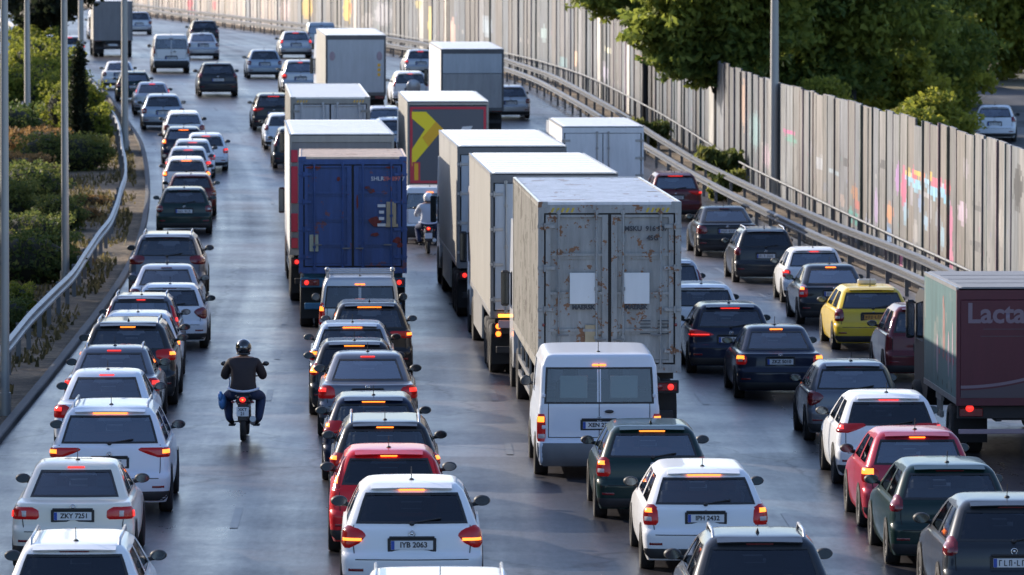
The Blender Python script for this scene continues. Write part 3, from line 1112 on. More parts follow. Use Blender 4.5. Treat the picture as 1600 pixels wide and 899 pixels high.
def asphalt(name, base=(.044, .042, .047), rmin=.20, rmax=.46):
    m, nt, b, o = mat(name)
    L = nt.links
    uv = N(nt, 'ShaderNodeUVMap'); tc = N(nt, 'ShaderNodeTexCoord')
    sep = N(nt, 'ShaderNodeSeparateXYZ'); L.new(uv.outputs[0], sep.inputs[0])
    # long worn streaks along the lanes
    mp = N(nt, 'ShaderNodeMapping'); mp.inputs['Scale'].default_value = (1.1, .018, 1); L.new(uv.outputs[0], mp.inputs[0])
    n1 = N(nt, 'ShaderNodeTexNoise'); n1.inputs['Scale'].default_value = 1.0; n1.inputs['Detail'].default_value = 5; L.new(mp.outputs[0], n1.inputs[0])
    # cross joints and patches
    mp2 = N(nt, 'ShaderNodeMapping'); mp2.inputs['Scale'].default_value = (.06, .11, 1); L.new(uv.outputs[0], mp2.inputs[0])
    n2 = N(nt, 'ShaderNodeTexVoronoi'); n2.inputs['Scale'].default_value = 1.0; n2.distance = 'CHEBYCHEV'; L.new(mp2.outputs[0], n2.inputs[0])
    n3 = N(nt, 'ShaderNodeTexNoise'); n3.inputs['Scale'].default_value = .35; n3.inputs['Detail'].default_value = 9; n3.inputs['Roughness'].default_value = .62
    L.new(tc.outputs['Object'], n3.inputs[0])
    n4 = N(nt, 'ShaderNodeTexNoise'); n4.inputs['Scale'].default_value = 9; n4.inputs['Detail'].default_value = 6; n4.inputs['Roughness'].default_value = .7
    mp4 = N(nt, 'ShaderNodeMapping'); mp4.inputs['Scale'].default_value = (1, .22, 1); L.new(tc.outputs['Object'], mp4.inputs[0]); L.new(mp4.outputs[0], n4.inputs[0])
    # thin cracks and sealed joints
    mp5 = N(nt, 'ShaderNodeMapping'); mp5.inputs['Scale'].default_value = (.30, .05, 1); L.new(uv.outputs[0], mp5.inputs[0])
    n5 = N(nt, 'ShaderNodeTexVoronoi'); n5.feature = 'DISTANCE_TO_EDGE'; n5.inputs['Scale'].default_value = 1.0; L.new(mp5.outputs[0], n5.inputs[0])
    dn = N(nt, 'ShaderNodeTexNoise'); dn.inputs['Scale'].default_value = .8; dn.inputs['Detail'].default_value = 4; L.new(tc.outputs['Object'], dn.inputs[0])
    va = N(nt, 'ShaderNodeVectorMath', operation='MULTIPLY_ADD'); va.inputs[1].default_value = (.25, .25, 0)
    L.new(dn.outputs[1], va.inputs[0]); L.new(mp5.outputs[0], va.inputs[2]); L.new(va.outputs[0], n5.inputs[0])
    cr = N(nt, 'ShaderNodeMapRange'); cr.inputs[1].default_value = .003; cr.inputs[2].default_value = .012; cr.inputs[3].default_value = .58; cr.inputs[4].default_value = 1.0
    L.new(n5.outputs[0], cr.inputs[0])
    ma = N(nt, 'ShaderNodeMath', operation='ADD'); L.new(n1.outputs[0], ma.inputs[0]); L.new(n3.outputs[0], ma.inputs[1])
    mb_ = N(nt, 'ShaderNodeMath', operation='MULTIPLY_ADD'); mb_.inputs[1].default_value = .45; L.new(n4.outputs[0], mb_.inputs[0]); L.new(ma.outputs[0], mb_.inputs[2])
    ramp = N(nt, 'ShaderNodeMapRange'); ramp.inputs[1].default_value = .8; ramp.inputs[2].default_value = 1.6
    ramp.inputs[3].default_value = .30; ramp.inputs[4].default_value = 2.0
    L.new(mb_.outputs[0], ramp.inputs[0])
    sv = N(nt, 'ShaderNodeSeparateColor'); L.new(n2.outputs['Color'], sv.inputs[0])
    pr = N(nt, 'ShaderNodeMapRange'); pr.inputs[3].default_value = .62; pr.inputs[4].default_value = 1.32; L.new(sv.outputs[0], pr.inputs[0])
    m1 = N(nt, 'ShaderNodeMath', operation='MULTIPLY'); L.new(ramp.outputs[0], m1.inputs[0]); L.new(pr.outputs[0], m1.inputs[1])
    # oil-darkened lane centres between polished wheel tracks
    wv = N(nt, 'ShaderNodeMath', operation='MULTIPLY'); wv.inputs[1].default_value = 2 * math.pi / 4.0; L.new(sep.outputs[0], wv.inputs[0])
    wc = N(nt, 'ShaderNodeMath', operation='COSINE'); L.new(wv.outputs[0], wc.inputs[0])
    wr0 = N(nt, 'ShaderNodeMapRange'); wr0.inputs[1].default_value = -1; wr0.inputs[2].default_value = 1; wr0.inputs[3].default_value = .78; wr0.inputs[4].default_value = 1.12; L.new(wc.outputs[0], wr0.inputs[0])
    m0 = N(nt, 'ShaderNodeMath', operation='MULTIPLY'); L.new(m1.outputs[0], m0.inputs[0]); L.new(wr0.outputs[0], m0.inputs[1])
    m2 = N(nt, 'ShaderNodeMath', operation='MULTIPLY'); L.new(m0.outputs[0], m2.inputs[0]); L.new(cr.outputs[0], m2.inputs[1])
    vm = N(nt, 'ShaderNodeVectorMath', operation='SCALE'); vm.inputs[0].default_value = base; L.new(m2.outputs[0], vm.inputs['Scale'])
    L.new(vm.outputs[0], b.inputs['Base Color'])
    rr = N(nt, 'ShaderNodeMapRange'); rr.inputs[1].default_value = .75; rr.inputs[2].default_value = 1.55; rr.inputs[3].default_value = rmin; rr.inputs[4].default_value = rmax
    L.new(mb_.outputs[0], rr.inputs[0]); L.new(rr.outputs[0], b.inputs['Roughness'])
    bp = N(nt, 'ShaderNodeBump'); bp.inputs['Strength'].default_value = .25; bp.inputs['Distance'].default_value = .01
    L.new(n4.outputs[0], bp.inputs['Height']); L.new(bp.outputs[0], b.inputs['Normal'])
    sp = N(nt, 'ShaderNodeMapRange'); sp.inputs[1].default_value = .8; sp.inputs[2].default_value = 1.55; sp.inputs[3].default_value = .62; sp.inputs[4].default_value = .22
    L.new(mb_.outputs[0], sp.inputs[0])
    sm = N(nt, 'ShaderNodeMath', operation='MULTIPLY'); L.new(sp.outputs[0], sm.inputs[0]); L.new(wr0.outputs[0], sm.inputs[1])
    s2 = N(nt, 'ShaderNodeMath', operation='MULTIPLY'); L.new(sm.outputs[0], s2.inputs[0]); L.new(cr.outputs[0], s2.inputs[1])
    s3 = N(nt, 'ShaderNodeMath', operation='MULTIPLY'); L.new(s2.outputs[0], s3.inputs[0]); L.new(pr.outputs[0], s3.inputs[1])
    L.new(s3.outputs[0], b.inputs['Specular IOR Level'])
    return m


def ground_mat(name, c1, c2, c3=None, sc=.25, rough=.95):
    m, nt, b, o = mat(name)
    tc = N(nt, 'ShaderNodeTexCoord')
    n = N(nt, 'ShaderNodeTexNoise'); n.inputs['Scale'].default_value = sc; n.inputs['Detail'].default_value = 10; n.inputs['Roughness'].default_value = .7
    nt.links.new(tc.outputs['Object'], n.inputs[0])
    n2 = N(nt, 'ShaderNodeTexNoise'); n2.inputs['Scale'].default_value = sc * 14; n2.inputs['Detail'].default_value = 8; n2.inputs['Roughness'].default_value = .75
    nt.links.new(tc.outputs['Object'], n2.inputs[0])
    cr = N(nt, 'ShaderNodeValToRGB')
    cr.color_ramp.elements[0].position = .35; cr.color_ramp.elements[0].color = (*c1, 1)
    cr.color_ramp.elements[1].position = .65; cr.color_ramp.elements[1].color = (*c2, 1)
    if c3:
        e = cr.color_ramp.elements.new(.5); e.color = (*c3, 1)
    ad = N(nt, 'ShaderNodeMath', operation='ADD'); nt.links.new(n.outputs[0], ad.inputs[0])
    su = N(nt, 'ShaderNodeMath', operation='MULTIPLY_ADD'); su.inputs[1].default_value = .8; su.inputs[2].default_value = -.4
    nt.links.new(n2.outputs[0], su.inputs[0]); nt.links.new(su.outputs[0], ad.inputs[1])
    nt.links.new(ad.outputs[0], cr.inputs[0]); nt.links.new(cr.outputs[0], b.inputs['Base Color'])
    b.inputs['Roughness'].default_value = rough
    bp = N(nt, 'ShaderNodeBump'); bp.inputs['Strength'].default_value = .7; bp.inputs['Distance'].default_value = .06
    nt.links.new(n2.outputs[0], bp.inputs['Height']); nt.links.new(bp.outputs[0], b.inputs['Normal'])
    return m


M['asphalt'] = asphalt('motorway_asphalt')
M['asphalt2'] = asphalt('side_road_asphalt', (.05, .05, .052), .5, .8)
M['soil'] = ground_mat('verge_soil', (.05, .038, .026), (.25, .18, .11), (.11, .082, .052))
M['field'] = ground_mat('far_ground', (.05, .05, .03), (.14, .12, .08), None, .02)
M['concrete'] = simple('kerb_concrete', (.10, .098, .095), .8, var=.35, vs=4)
M['galv_light'] = simple('bright_galvanised_steel', (.34, .34, .34), .45, .5, var=.4, vs=1.5)
M['galv'] = simple('galvanised_steel', (.10, .105, .115), .5, .4, var=.3, vs=2)
M['galv_dark'] = simple('weathered_steel', (.16, .165, .17), .6, .3, var=.3, vs=2)
M['line'] = simple('worn_road_paint', (.085, .085, .09), .40, var=.6, vs=1.5)
M['pole'] = simple('lamp_pole_steel', (.33, .33, .32), .45, .3, var=.15, vs=1)

# ground sheet to the horizon
ys = sorted(set(list(np.arange(-200, 20, 40)) + list(np.arange(20, 800, 6)) + list(np.arange(800, 1600, 80)) + list(np.arange(1600, 6001, 400))))
xs = sorted(set([-4000, -1500, -700, -400, -250, -150] + list(range(-100, 0, 6)) + [0, 3, 6, 9, 12, 15, 18, 24, 30, 45, 60, 90, 150, 250, 500, 1500, 4000]))
vs = [(float(x), float(y), gz(x, y) - .05) for y in ys for x in xs]
nx = len(xs)
fs = [(i * nx + k, i * nx + k + 1, (i + 1) * nx + k + 1, (i + 1) * nx + k) for i in range(len(ys) - 1) for k in range(nx - 1)]
gme = bpy.data.meshes.new('ground'); gme.from_pydata(vs, [], fs); gme.materials.append(M['field'])
tag(link(bpy.data.objects.new('ground', gme)), kind='structure')

strip('road', lambda y: LE(y), lambda y: RA(y) + .5, 20, 776, .03, M['asphalt'], 20)
strip('opposite_road', lambda y: OR(y) - 13, lambda y: OR(y), 20, 776, .03, M['asphalt2'], 10)
strip('median', lambda y: OR(y) + .02, lambda y: LE(y) - .17, 20, 776, .05, M['soil'], 10)
strip('verge', lambda y: RA(y) + .52, lambda y: WA(y) + 1.6, 20, 776, .05, M['soil'], 4)
strip('service_road', lambda y: WA(y) + 3.5, lambda y: WA(y) + 22, 20, 500, .03, M['asphalt2'], 8)

# kerb on the left edge: a real step
kb = MB()
ysk = np.arange(30, 760, 4.0)
prof = [(-.17, .0), (-.17, .13), (-.02, .13), (.0, .11), (.0, .0)]
vs = []; fs = []
for y in ysk:
    for (dx, dz) in prof:
        vs.append((LE(y) + dx, float(y), gz(LE(y), y) + .02 + dz))
for i in range(len(ysk) - 1):
    for k in range(4): fs.append((i * 5 + k, (i + 1) * 5 + k, (i + 1) * 5 + k + 1, i * 5 + k + 1))
kb.add(vs, fs)
tag(kb.obj('kerb', M['concrete']), kind='structure')

# lane lines, worn: dashes
ln = MB()


def lane_x(y, q):
    return LE(y) + q * (RA(y) - LE(y))


for q in (.215, .425, .62, .815):
    y = 60.0
    while y < 520:
        a, b_ = y, y + 3.0
        pts = []
        for yy in (a, b_):
            x = lane_x(yy, q); pts.append((x, yy))
        ln.add([(pts[0][0] - .06, a, gz(pts[0][0], a) + .038), (pts[0][0] + .06, a, gz(pts[0][0], a) + .038),
                (pts[1][0] + .06, b_, gz(pts[1][0], b_) + .038), (pts[1][0] - .06, b_, gz(pts[1][0], b_) + .038)], [(0, 1, 2, 3)])
        y += 12.0 if rnd.random() < .6 else 24.0
tag(ln.obj('lane_markings', M['line']), kind='structure')


# ------------------------------------------------------------------ guard rails
def rail(name, fx, y0, y1, label, h=.72, post=4.0, dent=0.0, depth=.08, hh=.31, two=False, tilt=0.0, mt='galv', seed=1, facing=1):
    rr = random.Random(seed)
    root = empty(name, (fx(y0), y0, gz(fx(y0), y0)))
    tag(root, label, 'guard rail', 'guard rails along the motorway')
    ox, oy, oz = root.location
    bm_ = MB()
    pr = [(0, .155), (depth, .11), (depth, .06), (0, .02), (0, -.02), (depth, -.06), (depth, -.11), (0, -.155)]
    ys = np.arange(y0, y1 + .01, 2.0)
    ph = [rr.uniform(0, 6) for _ in range(4)]
    off = lambda y: dent * (math.sin(y * .21 + ph[0]) * .6 + math.sin(y * .083 + ph[1]) + .15 * math.sin(y * .47 + ph[2]))
    offz = lambda y: dent * .35 * math.sin(y * .17 + ph[3])
    for lv in ((h,) if not two else (h, h - .36)):
        vs = []; fs = []
        for y in ys:
            x = fx(y) + off(y)
            for (d, z) in pr:
                vs.append((x + facing * d - ox, y - oy, gz(x, y) + lv + offz(y) + z * hh / .31 - oz))
        n = len(pr)
        for i in range(len(ys) - 1):
            for k in range(n - 1):
                fs.append((i * n + k, i * n + k + 1, (i + 1) * n + k + 1, (i + 1) * n + k))
        bm_.add(vs, fs, 0, False)
    bm_.obj('rail_beam', M[mt], root)
    pm = MB(); pm.box(-.05, .05, -.03, .03, -.1, h + .12)
    me = pm.mesh('post', [M['galv_dark']])
    y = y0 + 1; k = 0
    while y < y1 and k < 98:
        x = fx(y) + off(y) - facing * .06
        p = mobj('post', me, root)
        p.location = (x - ox, y - oy, gz(x, y) - oz)
        y += post * (1.0 if y < 300 else 1.6); k += 1
    return root


rail('guard_rail', lambda y: LE(y) - .95 + .0 * y, 62, 420, 'battered bent steel guard rail along the planted median beside the left lane', dent=.055, seed=5, mt='galv_light', h=.74, facing=1)
rail('guard_rail', lambda y: OR(y) + .7, 180, 560, 'leaning far guard rail between the median bushes and the opposite carriageway', dent=.22, seed=9, mt='galv_light', h=.75, facing=-1)
rail('guard_rail', lambda y: RA(y), 62, 620, 'steel guard rail closest to the traffic on the right, below the tall fence', dent=.03, seed=3, h=.62, facing=-1, hh=.26)
rail('guard_rail', lambda y: RA(y) + .55, 62, 620, 'second higher steel guard rail standing just behind the front right one', dent=.03, seed=4, h=.92, facing=-1, hh=.25)
# pipe railing right at the foot of the wall
pr_ = empty('pipe_railing', (WA(100) - .35, 100, gz(WA(100), 100)))
tag(pr_, 'thin dark pipe railing on short posts at the foot of the tall fence', 'railing')
pb_ = MB()
pts = []
for y in np.arange(100, 420, 3.0):
    x = WA(y) - .35
    pts.append((x - pr_.location.x, y - 100, gz(x, y) + .95 - pr_.location.z))
pb_.tube(pts, .035, 6); pb_.obj('pipe', M['galv_dark'], pr_)
pm = MB(); pm.box(-.04, .04, -.04, .04, 0, .97); pme = pm.mesh('post', [M['galv_dark']])
y = 100; k = 0
while y < 330 and k < 98:
    p = mobj('post', pme, pr_); x = WA(y) - .35
    p.location = (x - pr_.location.x, y - 100, gz(x, y) - pr_.location.z); y += 2.5; k += 1

# ------------------------------------------------------------------ tall slatted wall with graffiti
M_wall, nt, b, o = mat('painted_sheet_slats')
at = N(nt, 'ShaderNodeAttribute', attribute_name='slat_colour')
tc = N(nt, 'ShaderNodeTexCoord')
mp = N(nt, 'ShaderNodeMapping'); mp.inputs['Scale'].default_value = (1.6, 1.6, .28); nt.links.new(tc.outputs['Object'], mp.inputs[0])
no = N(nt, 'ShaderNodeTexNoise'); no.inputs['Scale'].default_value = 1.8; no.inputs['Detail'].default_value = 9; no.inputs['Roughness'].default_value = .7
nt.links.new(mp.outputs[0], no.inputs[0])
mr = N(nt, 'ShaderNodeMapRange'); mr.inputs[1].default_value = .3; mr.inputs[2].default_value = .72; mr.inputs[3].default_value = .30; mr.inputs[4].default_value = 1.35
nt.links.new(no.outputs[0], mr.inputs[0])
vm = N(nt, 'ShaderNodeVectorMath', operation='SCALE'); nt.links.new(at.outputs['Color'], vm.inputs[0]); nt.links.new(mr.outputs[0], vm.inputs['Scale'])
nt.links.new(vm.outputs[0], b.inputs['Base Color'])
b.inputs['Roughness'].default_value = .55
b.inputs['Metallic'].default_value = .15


def wall_uv(u, v):
    lo, hi = 60.0, 760.0
    t = (u - 800) / FPX
    for _ in range(50):
        m = .5 * (lo + hi)
        if WA(m) / m > t: lo = m
        else: hi = m
    return lo, CAMZ - (v - VH) * lo / FPX - gz(WA(lo), lo)


GRAF = []      # (y, z, ry, rz, colour)
for (u, v, ru, rv, c) in [
    (1403, 275, 4, 26, (.42, .22, .50)), (1413, 290, 4, 34, (.60, .10, .22)), (1421, 275, 7, 10, (.25, .50, .68)), (1434, 287, 9, 9, (.25, .52, .70)),
    (1448, 280, 6, 9, (.28, .50, .68)), (1460, 298, 9, 9, (.25, .52, .70)), (1472, 293, 7, 12, (.25, .50, .70)), (1479, 310, 5, 8, (.2, .5, .7)),
    (1430, 272, 5, 7, (.65, .08, .12)), (1436, 270, 5, 5, (.75, .5, .08)), (1462, 283, 6, 9, (.62, .12, .2)), (1480, 290, 5, 10, (.60, .06, .12)), (1473, 283, 4, 4, (.75, .45, .06)),
    (1420, 266, 6, 5, (.72, .50, .10)), (1447, 300, 10, 6, (.35, .35, .38)), (1416, 330, 4, 20, (.28, .45, .58)), (1447, 343, 4, 14, (.3, .45, .6)), (1473, 365, 4, 20, (.3, .48, .6)),
    (1486, 350, 4, 38, (.55, .16, .30)), (1486, 400, 5, 22, (.6, .2, .32)), (1337, 300, 6, 14, (.40, .18, .08)), (1342, 318, 5, 10, (.45, .12, .1)), (1330, 335, 5, 14, (.08, .32, .30)), (1339, 340, 4, 10, (.06, .3, .26)),
    (1391, 330, 6, 16, (.60, .26, .12)), (1389, 365, 5, 18, (.16, .28, .5)), (1370, 320, 4, 30, (.4, .3, .5)), (1408, 400, 4, 18, (.5, .12, .3)),
    (1425, 300, 3, 20, (.30, .30, .34)), (1440, 315, 3, 16, (.2, .3, .5)), (1455, 325, 3, 22, (.34, .34, .36)), (1466, 340, 3, 18, (.28, .34, .4)), (1432, 360, 4, 20, (.34, .33, .33)), (1428, 262, 3, 5, (.62, .1, .2)),
    (1442, 275, 3, 7, (.7, .2, .1)), (1455, 272, 3, 6, (.66, .45, .08)), (1468, 280, 3, 8, (.55, .08, .2)), (1355, 345, 5, 12, (.3, .32, .42)), (1318, 310, 4, 12, (.35, .28, .26)), (1290, 290, 6, 8, (.16, .17, .2)),
    (1282, 250, 6, 12, (.34, .36, .4)), (1268, 230, 4, 14, (.2, .2, .23)), (1545, 300, 6, 26, (.18, .18, .2)), (1565, 350, 6, 30, (.36, .34, .32)), (1510, 260, 5, 16, (.33, .3, .34)), (1198, 240, 6, 20, (.38, .28, .34)),
    (1232, 203, 10, 6, (.55, .10, .28)), (1236, 214, 10, 7, (.10, .30, .24)), (1211, 215, 6, 22, (.62, .48, .10)), (1305, 265, 9, 3, (.30, .38, .45)), (1505, 330, 8, 20, (.5, .4, .5)),
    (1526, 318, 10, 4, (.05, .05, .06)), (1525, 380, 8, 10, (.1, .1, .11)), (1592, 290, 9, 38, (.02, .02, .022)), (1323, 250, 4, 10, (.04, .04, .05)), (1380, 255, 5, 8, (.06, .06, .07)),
    (945, 110, 5, 14, (.42, .40, .52)), (900, 90, 4, 12, (.65, .42, .30)), (880, 95, 7, 9, (.18, .32, .36)), (850, 50, 5, 12, (.30, .42, .45)), (1000, 88, 4, 6, (.7, .3, .15)), (1038, 88, 4, 6, (.7, .4, .2)), (950, 75, 6, 6, (.7, .68, .5)),
    (1162, 160, 5, 40, (.45, .30, .22)), (1180, 200, 9, 30, (.20, .34, .36)),
    (298, 4, 4, 9, (.62, .03, .08)), (336, 8, 3, 7, (.55, .05, .10)), (300, 16, 8, 4, (.5, .04, .06)), (480, 8, 9, 20, (.55, .36, .06)), (543, 12, 7, 24, (.72, .50, .08)), (548, 10, 3, 10, (.6, .15, .03)),
    (672, 40, 3, 30, (.75, .62, .2)), (708, 50, 4, 26, (.68, .40, .34)), (655, 5, 5, 6, (.6, .5, .2)), (575, 30, 10, 12, (.30, .30, .32)), (760, 40, 8, 16, (.32, .40, .48)), (600, 20, 14, 20, (.32, .33, .38)), (445, 15, 8, 16, (.45, .35, .36)),
]:
    y0, z0 = wall_uv(u, v)
    y1, _z = wall_uv(u - ru, v); y2, _z = wall_uv(u + ru, v)
    GRAF.append((y0, z0, max(.25, abs(y1 - y2) / 2), rv * y0 / FPX, c))

wr_ = random.Random(77)
verts = []; faces = []; cols = []
ucol = [(-100, (.30, .27, .26)), (250, (.30, .27, .262)), (430, (.33, .295, .28)), (470, (.14, .152, .172)), (640, (.095, .108, .128)), (760, (.10, .112, .132)), (900, (.105, .117, .138)), (1020, (.105, .116, .135)),  # panel colour by image column, with sunlit and tree-shaded stretches painted in
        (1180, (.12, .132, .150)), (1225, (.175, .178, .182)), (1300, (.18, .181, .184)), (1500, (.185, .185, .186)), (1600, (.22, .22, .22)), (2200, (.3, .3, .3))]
y = 62.0
NS = 18
while y < 740:
    NX, NS = (8, 34) if y < 260 else (4, 18)
    wdt = wr_.choice((1.0, 1.7, 1.8, 1.9, 2.1)) * (1.0 if y < 300 else 1.3)
    h = 4.25 + wr_.uniform(-.05, .05) + .10 * math.sin(y * .05)
    if wr_.random() < .04: h -= .2
    dp = wr_.choice((0, .0, .02, -.012)) + wr_.uniform(-.006, .006)
    xa, xb = WA(y), WA(y + wdt)
    t = Vector((xb - xa, wdt, 0)).normalized(); nrm = Vector((-t.y, t.x, 0))
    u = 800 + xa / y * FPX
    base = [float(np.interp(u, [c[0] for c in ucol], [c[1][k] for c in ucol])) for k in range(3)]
    br = wr_.uniform(.80, 1.18); hue = wr_.uniform(-.015, .02)
    if wr_.random() < .12: base = (.17, .185, .21)
    if wr_.random() < .05: base = (.44, .42, .39)
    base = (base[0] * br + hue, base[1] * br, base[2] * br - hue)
    rot = wr_.uniform(-.012, .018)
    A = Vector((xa, y, 0)) + nrm * (dp + rot * wdt); B = Vector((xb, y + wdt, 0)) + nrm * (dp - rot * wdt)
    g0 = gz(xa, y) - .06
    bi = len(verts)
    for s_ in range(NS + 1):
        z = g0 + h * s_ / NS
        for q in range(NX + 1):
            P_ = A.lerp(B, q / NX); verts.append((P_.x, P_.y, z))
    for s_ in range(NS):
        for q in range(NX):
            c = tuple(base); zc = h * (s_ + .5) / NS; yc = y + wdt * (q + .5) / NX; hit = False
            for (gy, gz_, ry, rz, gc) in GRAF:
                d = ((yc - gy) / ry) ** 2 + ((zc - gz_) / rz) ** 2
                if d < 1.0 + wr_.uniform(-.35, .25):
                    k = .85 if d < .6 else .6
                    c = tuple(c[i] * (1 - k) + gc[i] * k for i in range(3)); hit = True
            if not hit and wr_.random() < .02 and zc < 2.8:
                gc = wr_.choice(((.15, .17, .3), (.3, .12, .2), (.12, .25, .27), (.5, .47, .44), (.05, .05, .06), (.2, .2, .2)))
                c = tuple(c[i] * .55 + gc[i] * .45 for i in range(3))
            p = bi + s_ * (NX + 1) + q
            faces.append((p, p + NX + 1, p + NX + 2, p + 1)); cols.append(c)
    # top edge, back face and the post at the end of the panel
    ti = bi + NS * (NX + 1)
    n0 = len(verts)
    zt = g0 + h
    bk = nrm * -.06
    verts += [(A.x + bk.x, A.y + bk.y, zt), (B.x + bk.x, B.y + bk.y, zt), (A.x + bk.x, A.y + bk.y, g0), (B.x + bk.x, B.y + bk.y, g0)]
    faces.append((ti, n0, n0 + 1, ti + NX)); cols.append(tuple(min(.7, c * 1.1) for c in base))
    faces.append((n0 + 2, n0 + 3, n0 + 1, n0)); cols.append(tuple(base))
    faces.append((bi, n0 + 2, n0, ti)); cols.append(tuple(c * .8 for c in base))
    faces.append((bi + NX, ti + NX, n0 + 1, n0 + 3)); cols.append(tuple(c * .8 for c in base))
    dpo = wr_.uniform(.0, .03); pwid = .13
    C0 = Vector((xb, y + wdt, 0)); n1 = len(verts)
    pc = [c * wr_.uniform(.7, 1.0) for c in base]
    q0 = C0 - t * pwid / 2 + nrm * (-.05); q1 = C0 - t * pwid / 2 + nrm * (.02 + dpo); q2 = C0 + t * pwid / 2 + nrm * (.02 + dpo); q3 = C0 + t * pwid / 2 + nrm * (-.05)
    hz = zt + wr_.uniform(-.06, .03)
    for z in (g0, hz):
        for Q in (q0, q1, q2, q3): verts.append((Q.x, Q.y, z))
    for (i0, i1) in ((0, 1), (1, 2), (2, 3)):
        faces.append((n1 + i0, n1 + i0 + 4, n1 + i1 + 4, n1 + i1)); cols.append(tuple(pc))
    faces.append((n1 + 4, n1 + 7, n1 + 6, n1 + 5)); cols.append(tuple(pc))
    y += wdt
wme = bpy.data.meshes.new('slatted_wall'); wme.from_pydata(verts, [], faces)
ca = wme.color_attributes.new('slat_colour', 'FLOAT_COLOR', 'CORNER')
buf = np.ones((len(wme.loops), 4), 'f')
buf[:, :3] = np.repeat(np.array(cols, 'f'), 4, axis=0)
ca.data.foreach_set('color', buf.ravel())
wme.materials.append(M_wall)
wroot = empty('slatted_wall', (WA(62), 62, gz(WA(62), 62)))
tag(wroot, 'tall grey and beige panel noise fence with faded graffiti along the right side', 'fence')
wo = link(bpy.data.objects.new('panels', wme), wroot); wo.location = -Vector(wroot.location)
# steel uprights and rails behind the slats
up = MB()
for yy in np.arange(64, 700, 6.0):
    x = WA(yy) + .12
    up.box(x - .0, x + .14, yy - .07, yy + .07, gz(x, yy) - .1, gz(x, yy) + 4.0)
uo = up.obj('upright', [M['galv_dark']], wroot); uo['kind'] = 'stuff'; uo.location = -Vector(wroot.location)

# ------------------------------------------------------------------ lamp posts


def lamp_post(u, v, w_px, h, label, arm=-1, lean=0.0, arm_z=None):
    x, y = ground_at(u, v)
    z = gz(x, y)
    root = empty('lamp_post', (x, y, z - .03))
    tag(root, label, 'lamp post', 'tall steel lamp posts')
    r = w_px / 2 / scale_at(y)
    m1 = MB(); m1.tube([(0, 0, 0), (lean * h * .5, 0, h * .5), (lean * h, 0, h)], [r * 1.15, r, r * .75], 14); m1.obj('pole', M['pole'], root)
    m2 = MB(); m2.tube([(0, 0, -.02), (0, 0, .5)], r * 1.5, 12); m2.obj('pole_base', M['pole'], root)
    m3 = MB(); m3.tube([(lean * h, 0, h - .1), (lean * h + arm * .5, 0, h + .35), (lean * h + arm * 1.9, 0, h + .45)], r * .45, 8); m3.obj('arm', M['pole'], root)
    m4 = MB(); m4.bbox(lean * h + arm * 1.8 - .35, lean * h + arm * 1.8 + .35, -.14, .14, h + .36, h + .52, .05); hd = m4.obj('lamp_head', M['pole'], root)
    m5 = MB(); m5.bbox(lean * h + arm * 1.8 - .28, lean * h + arm * 1.8 + .28, -.10, .10, h + .33, h + .37, .015); m5.obj('lamp_glass', M['headlamp'], hd)
    return root


lamp_post(5, 655, 13, 10.5, 'thick grey lamp post at the left edge of the picture, nearest of the row', lean=.004, arm=1)
lamp_post(43, 222, 9, 10, 'thin lamp post among the yellow green bushes, second from the left edge', arm=-1)
lamp_post(101, 452, 11, 11, 'lamp post between the hedges and the bent guard rail, third from the left edge', arm=1)
lamp_post(127, 128, 8, 10, 'lamp post beside the far grey box truck, farther up the median', arm=-1)
lamp_post(195, 238, 10, 11, 'lamp post standing at the kerb beside the grey blue hatchback in the left lane', arm=1)
lamp_post(1210, 320, 13, 11, 'lone lamp post on the right, against the panel fence and the trees', arm=-1)

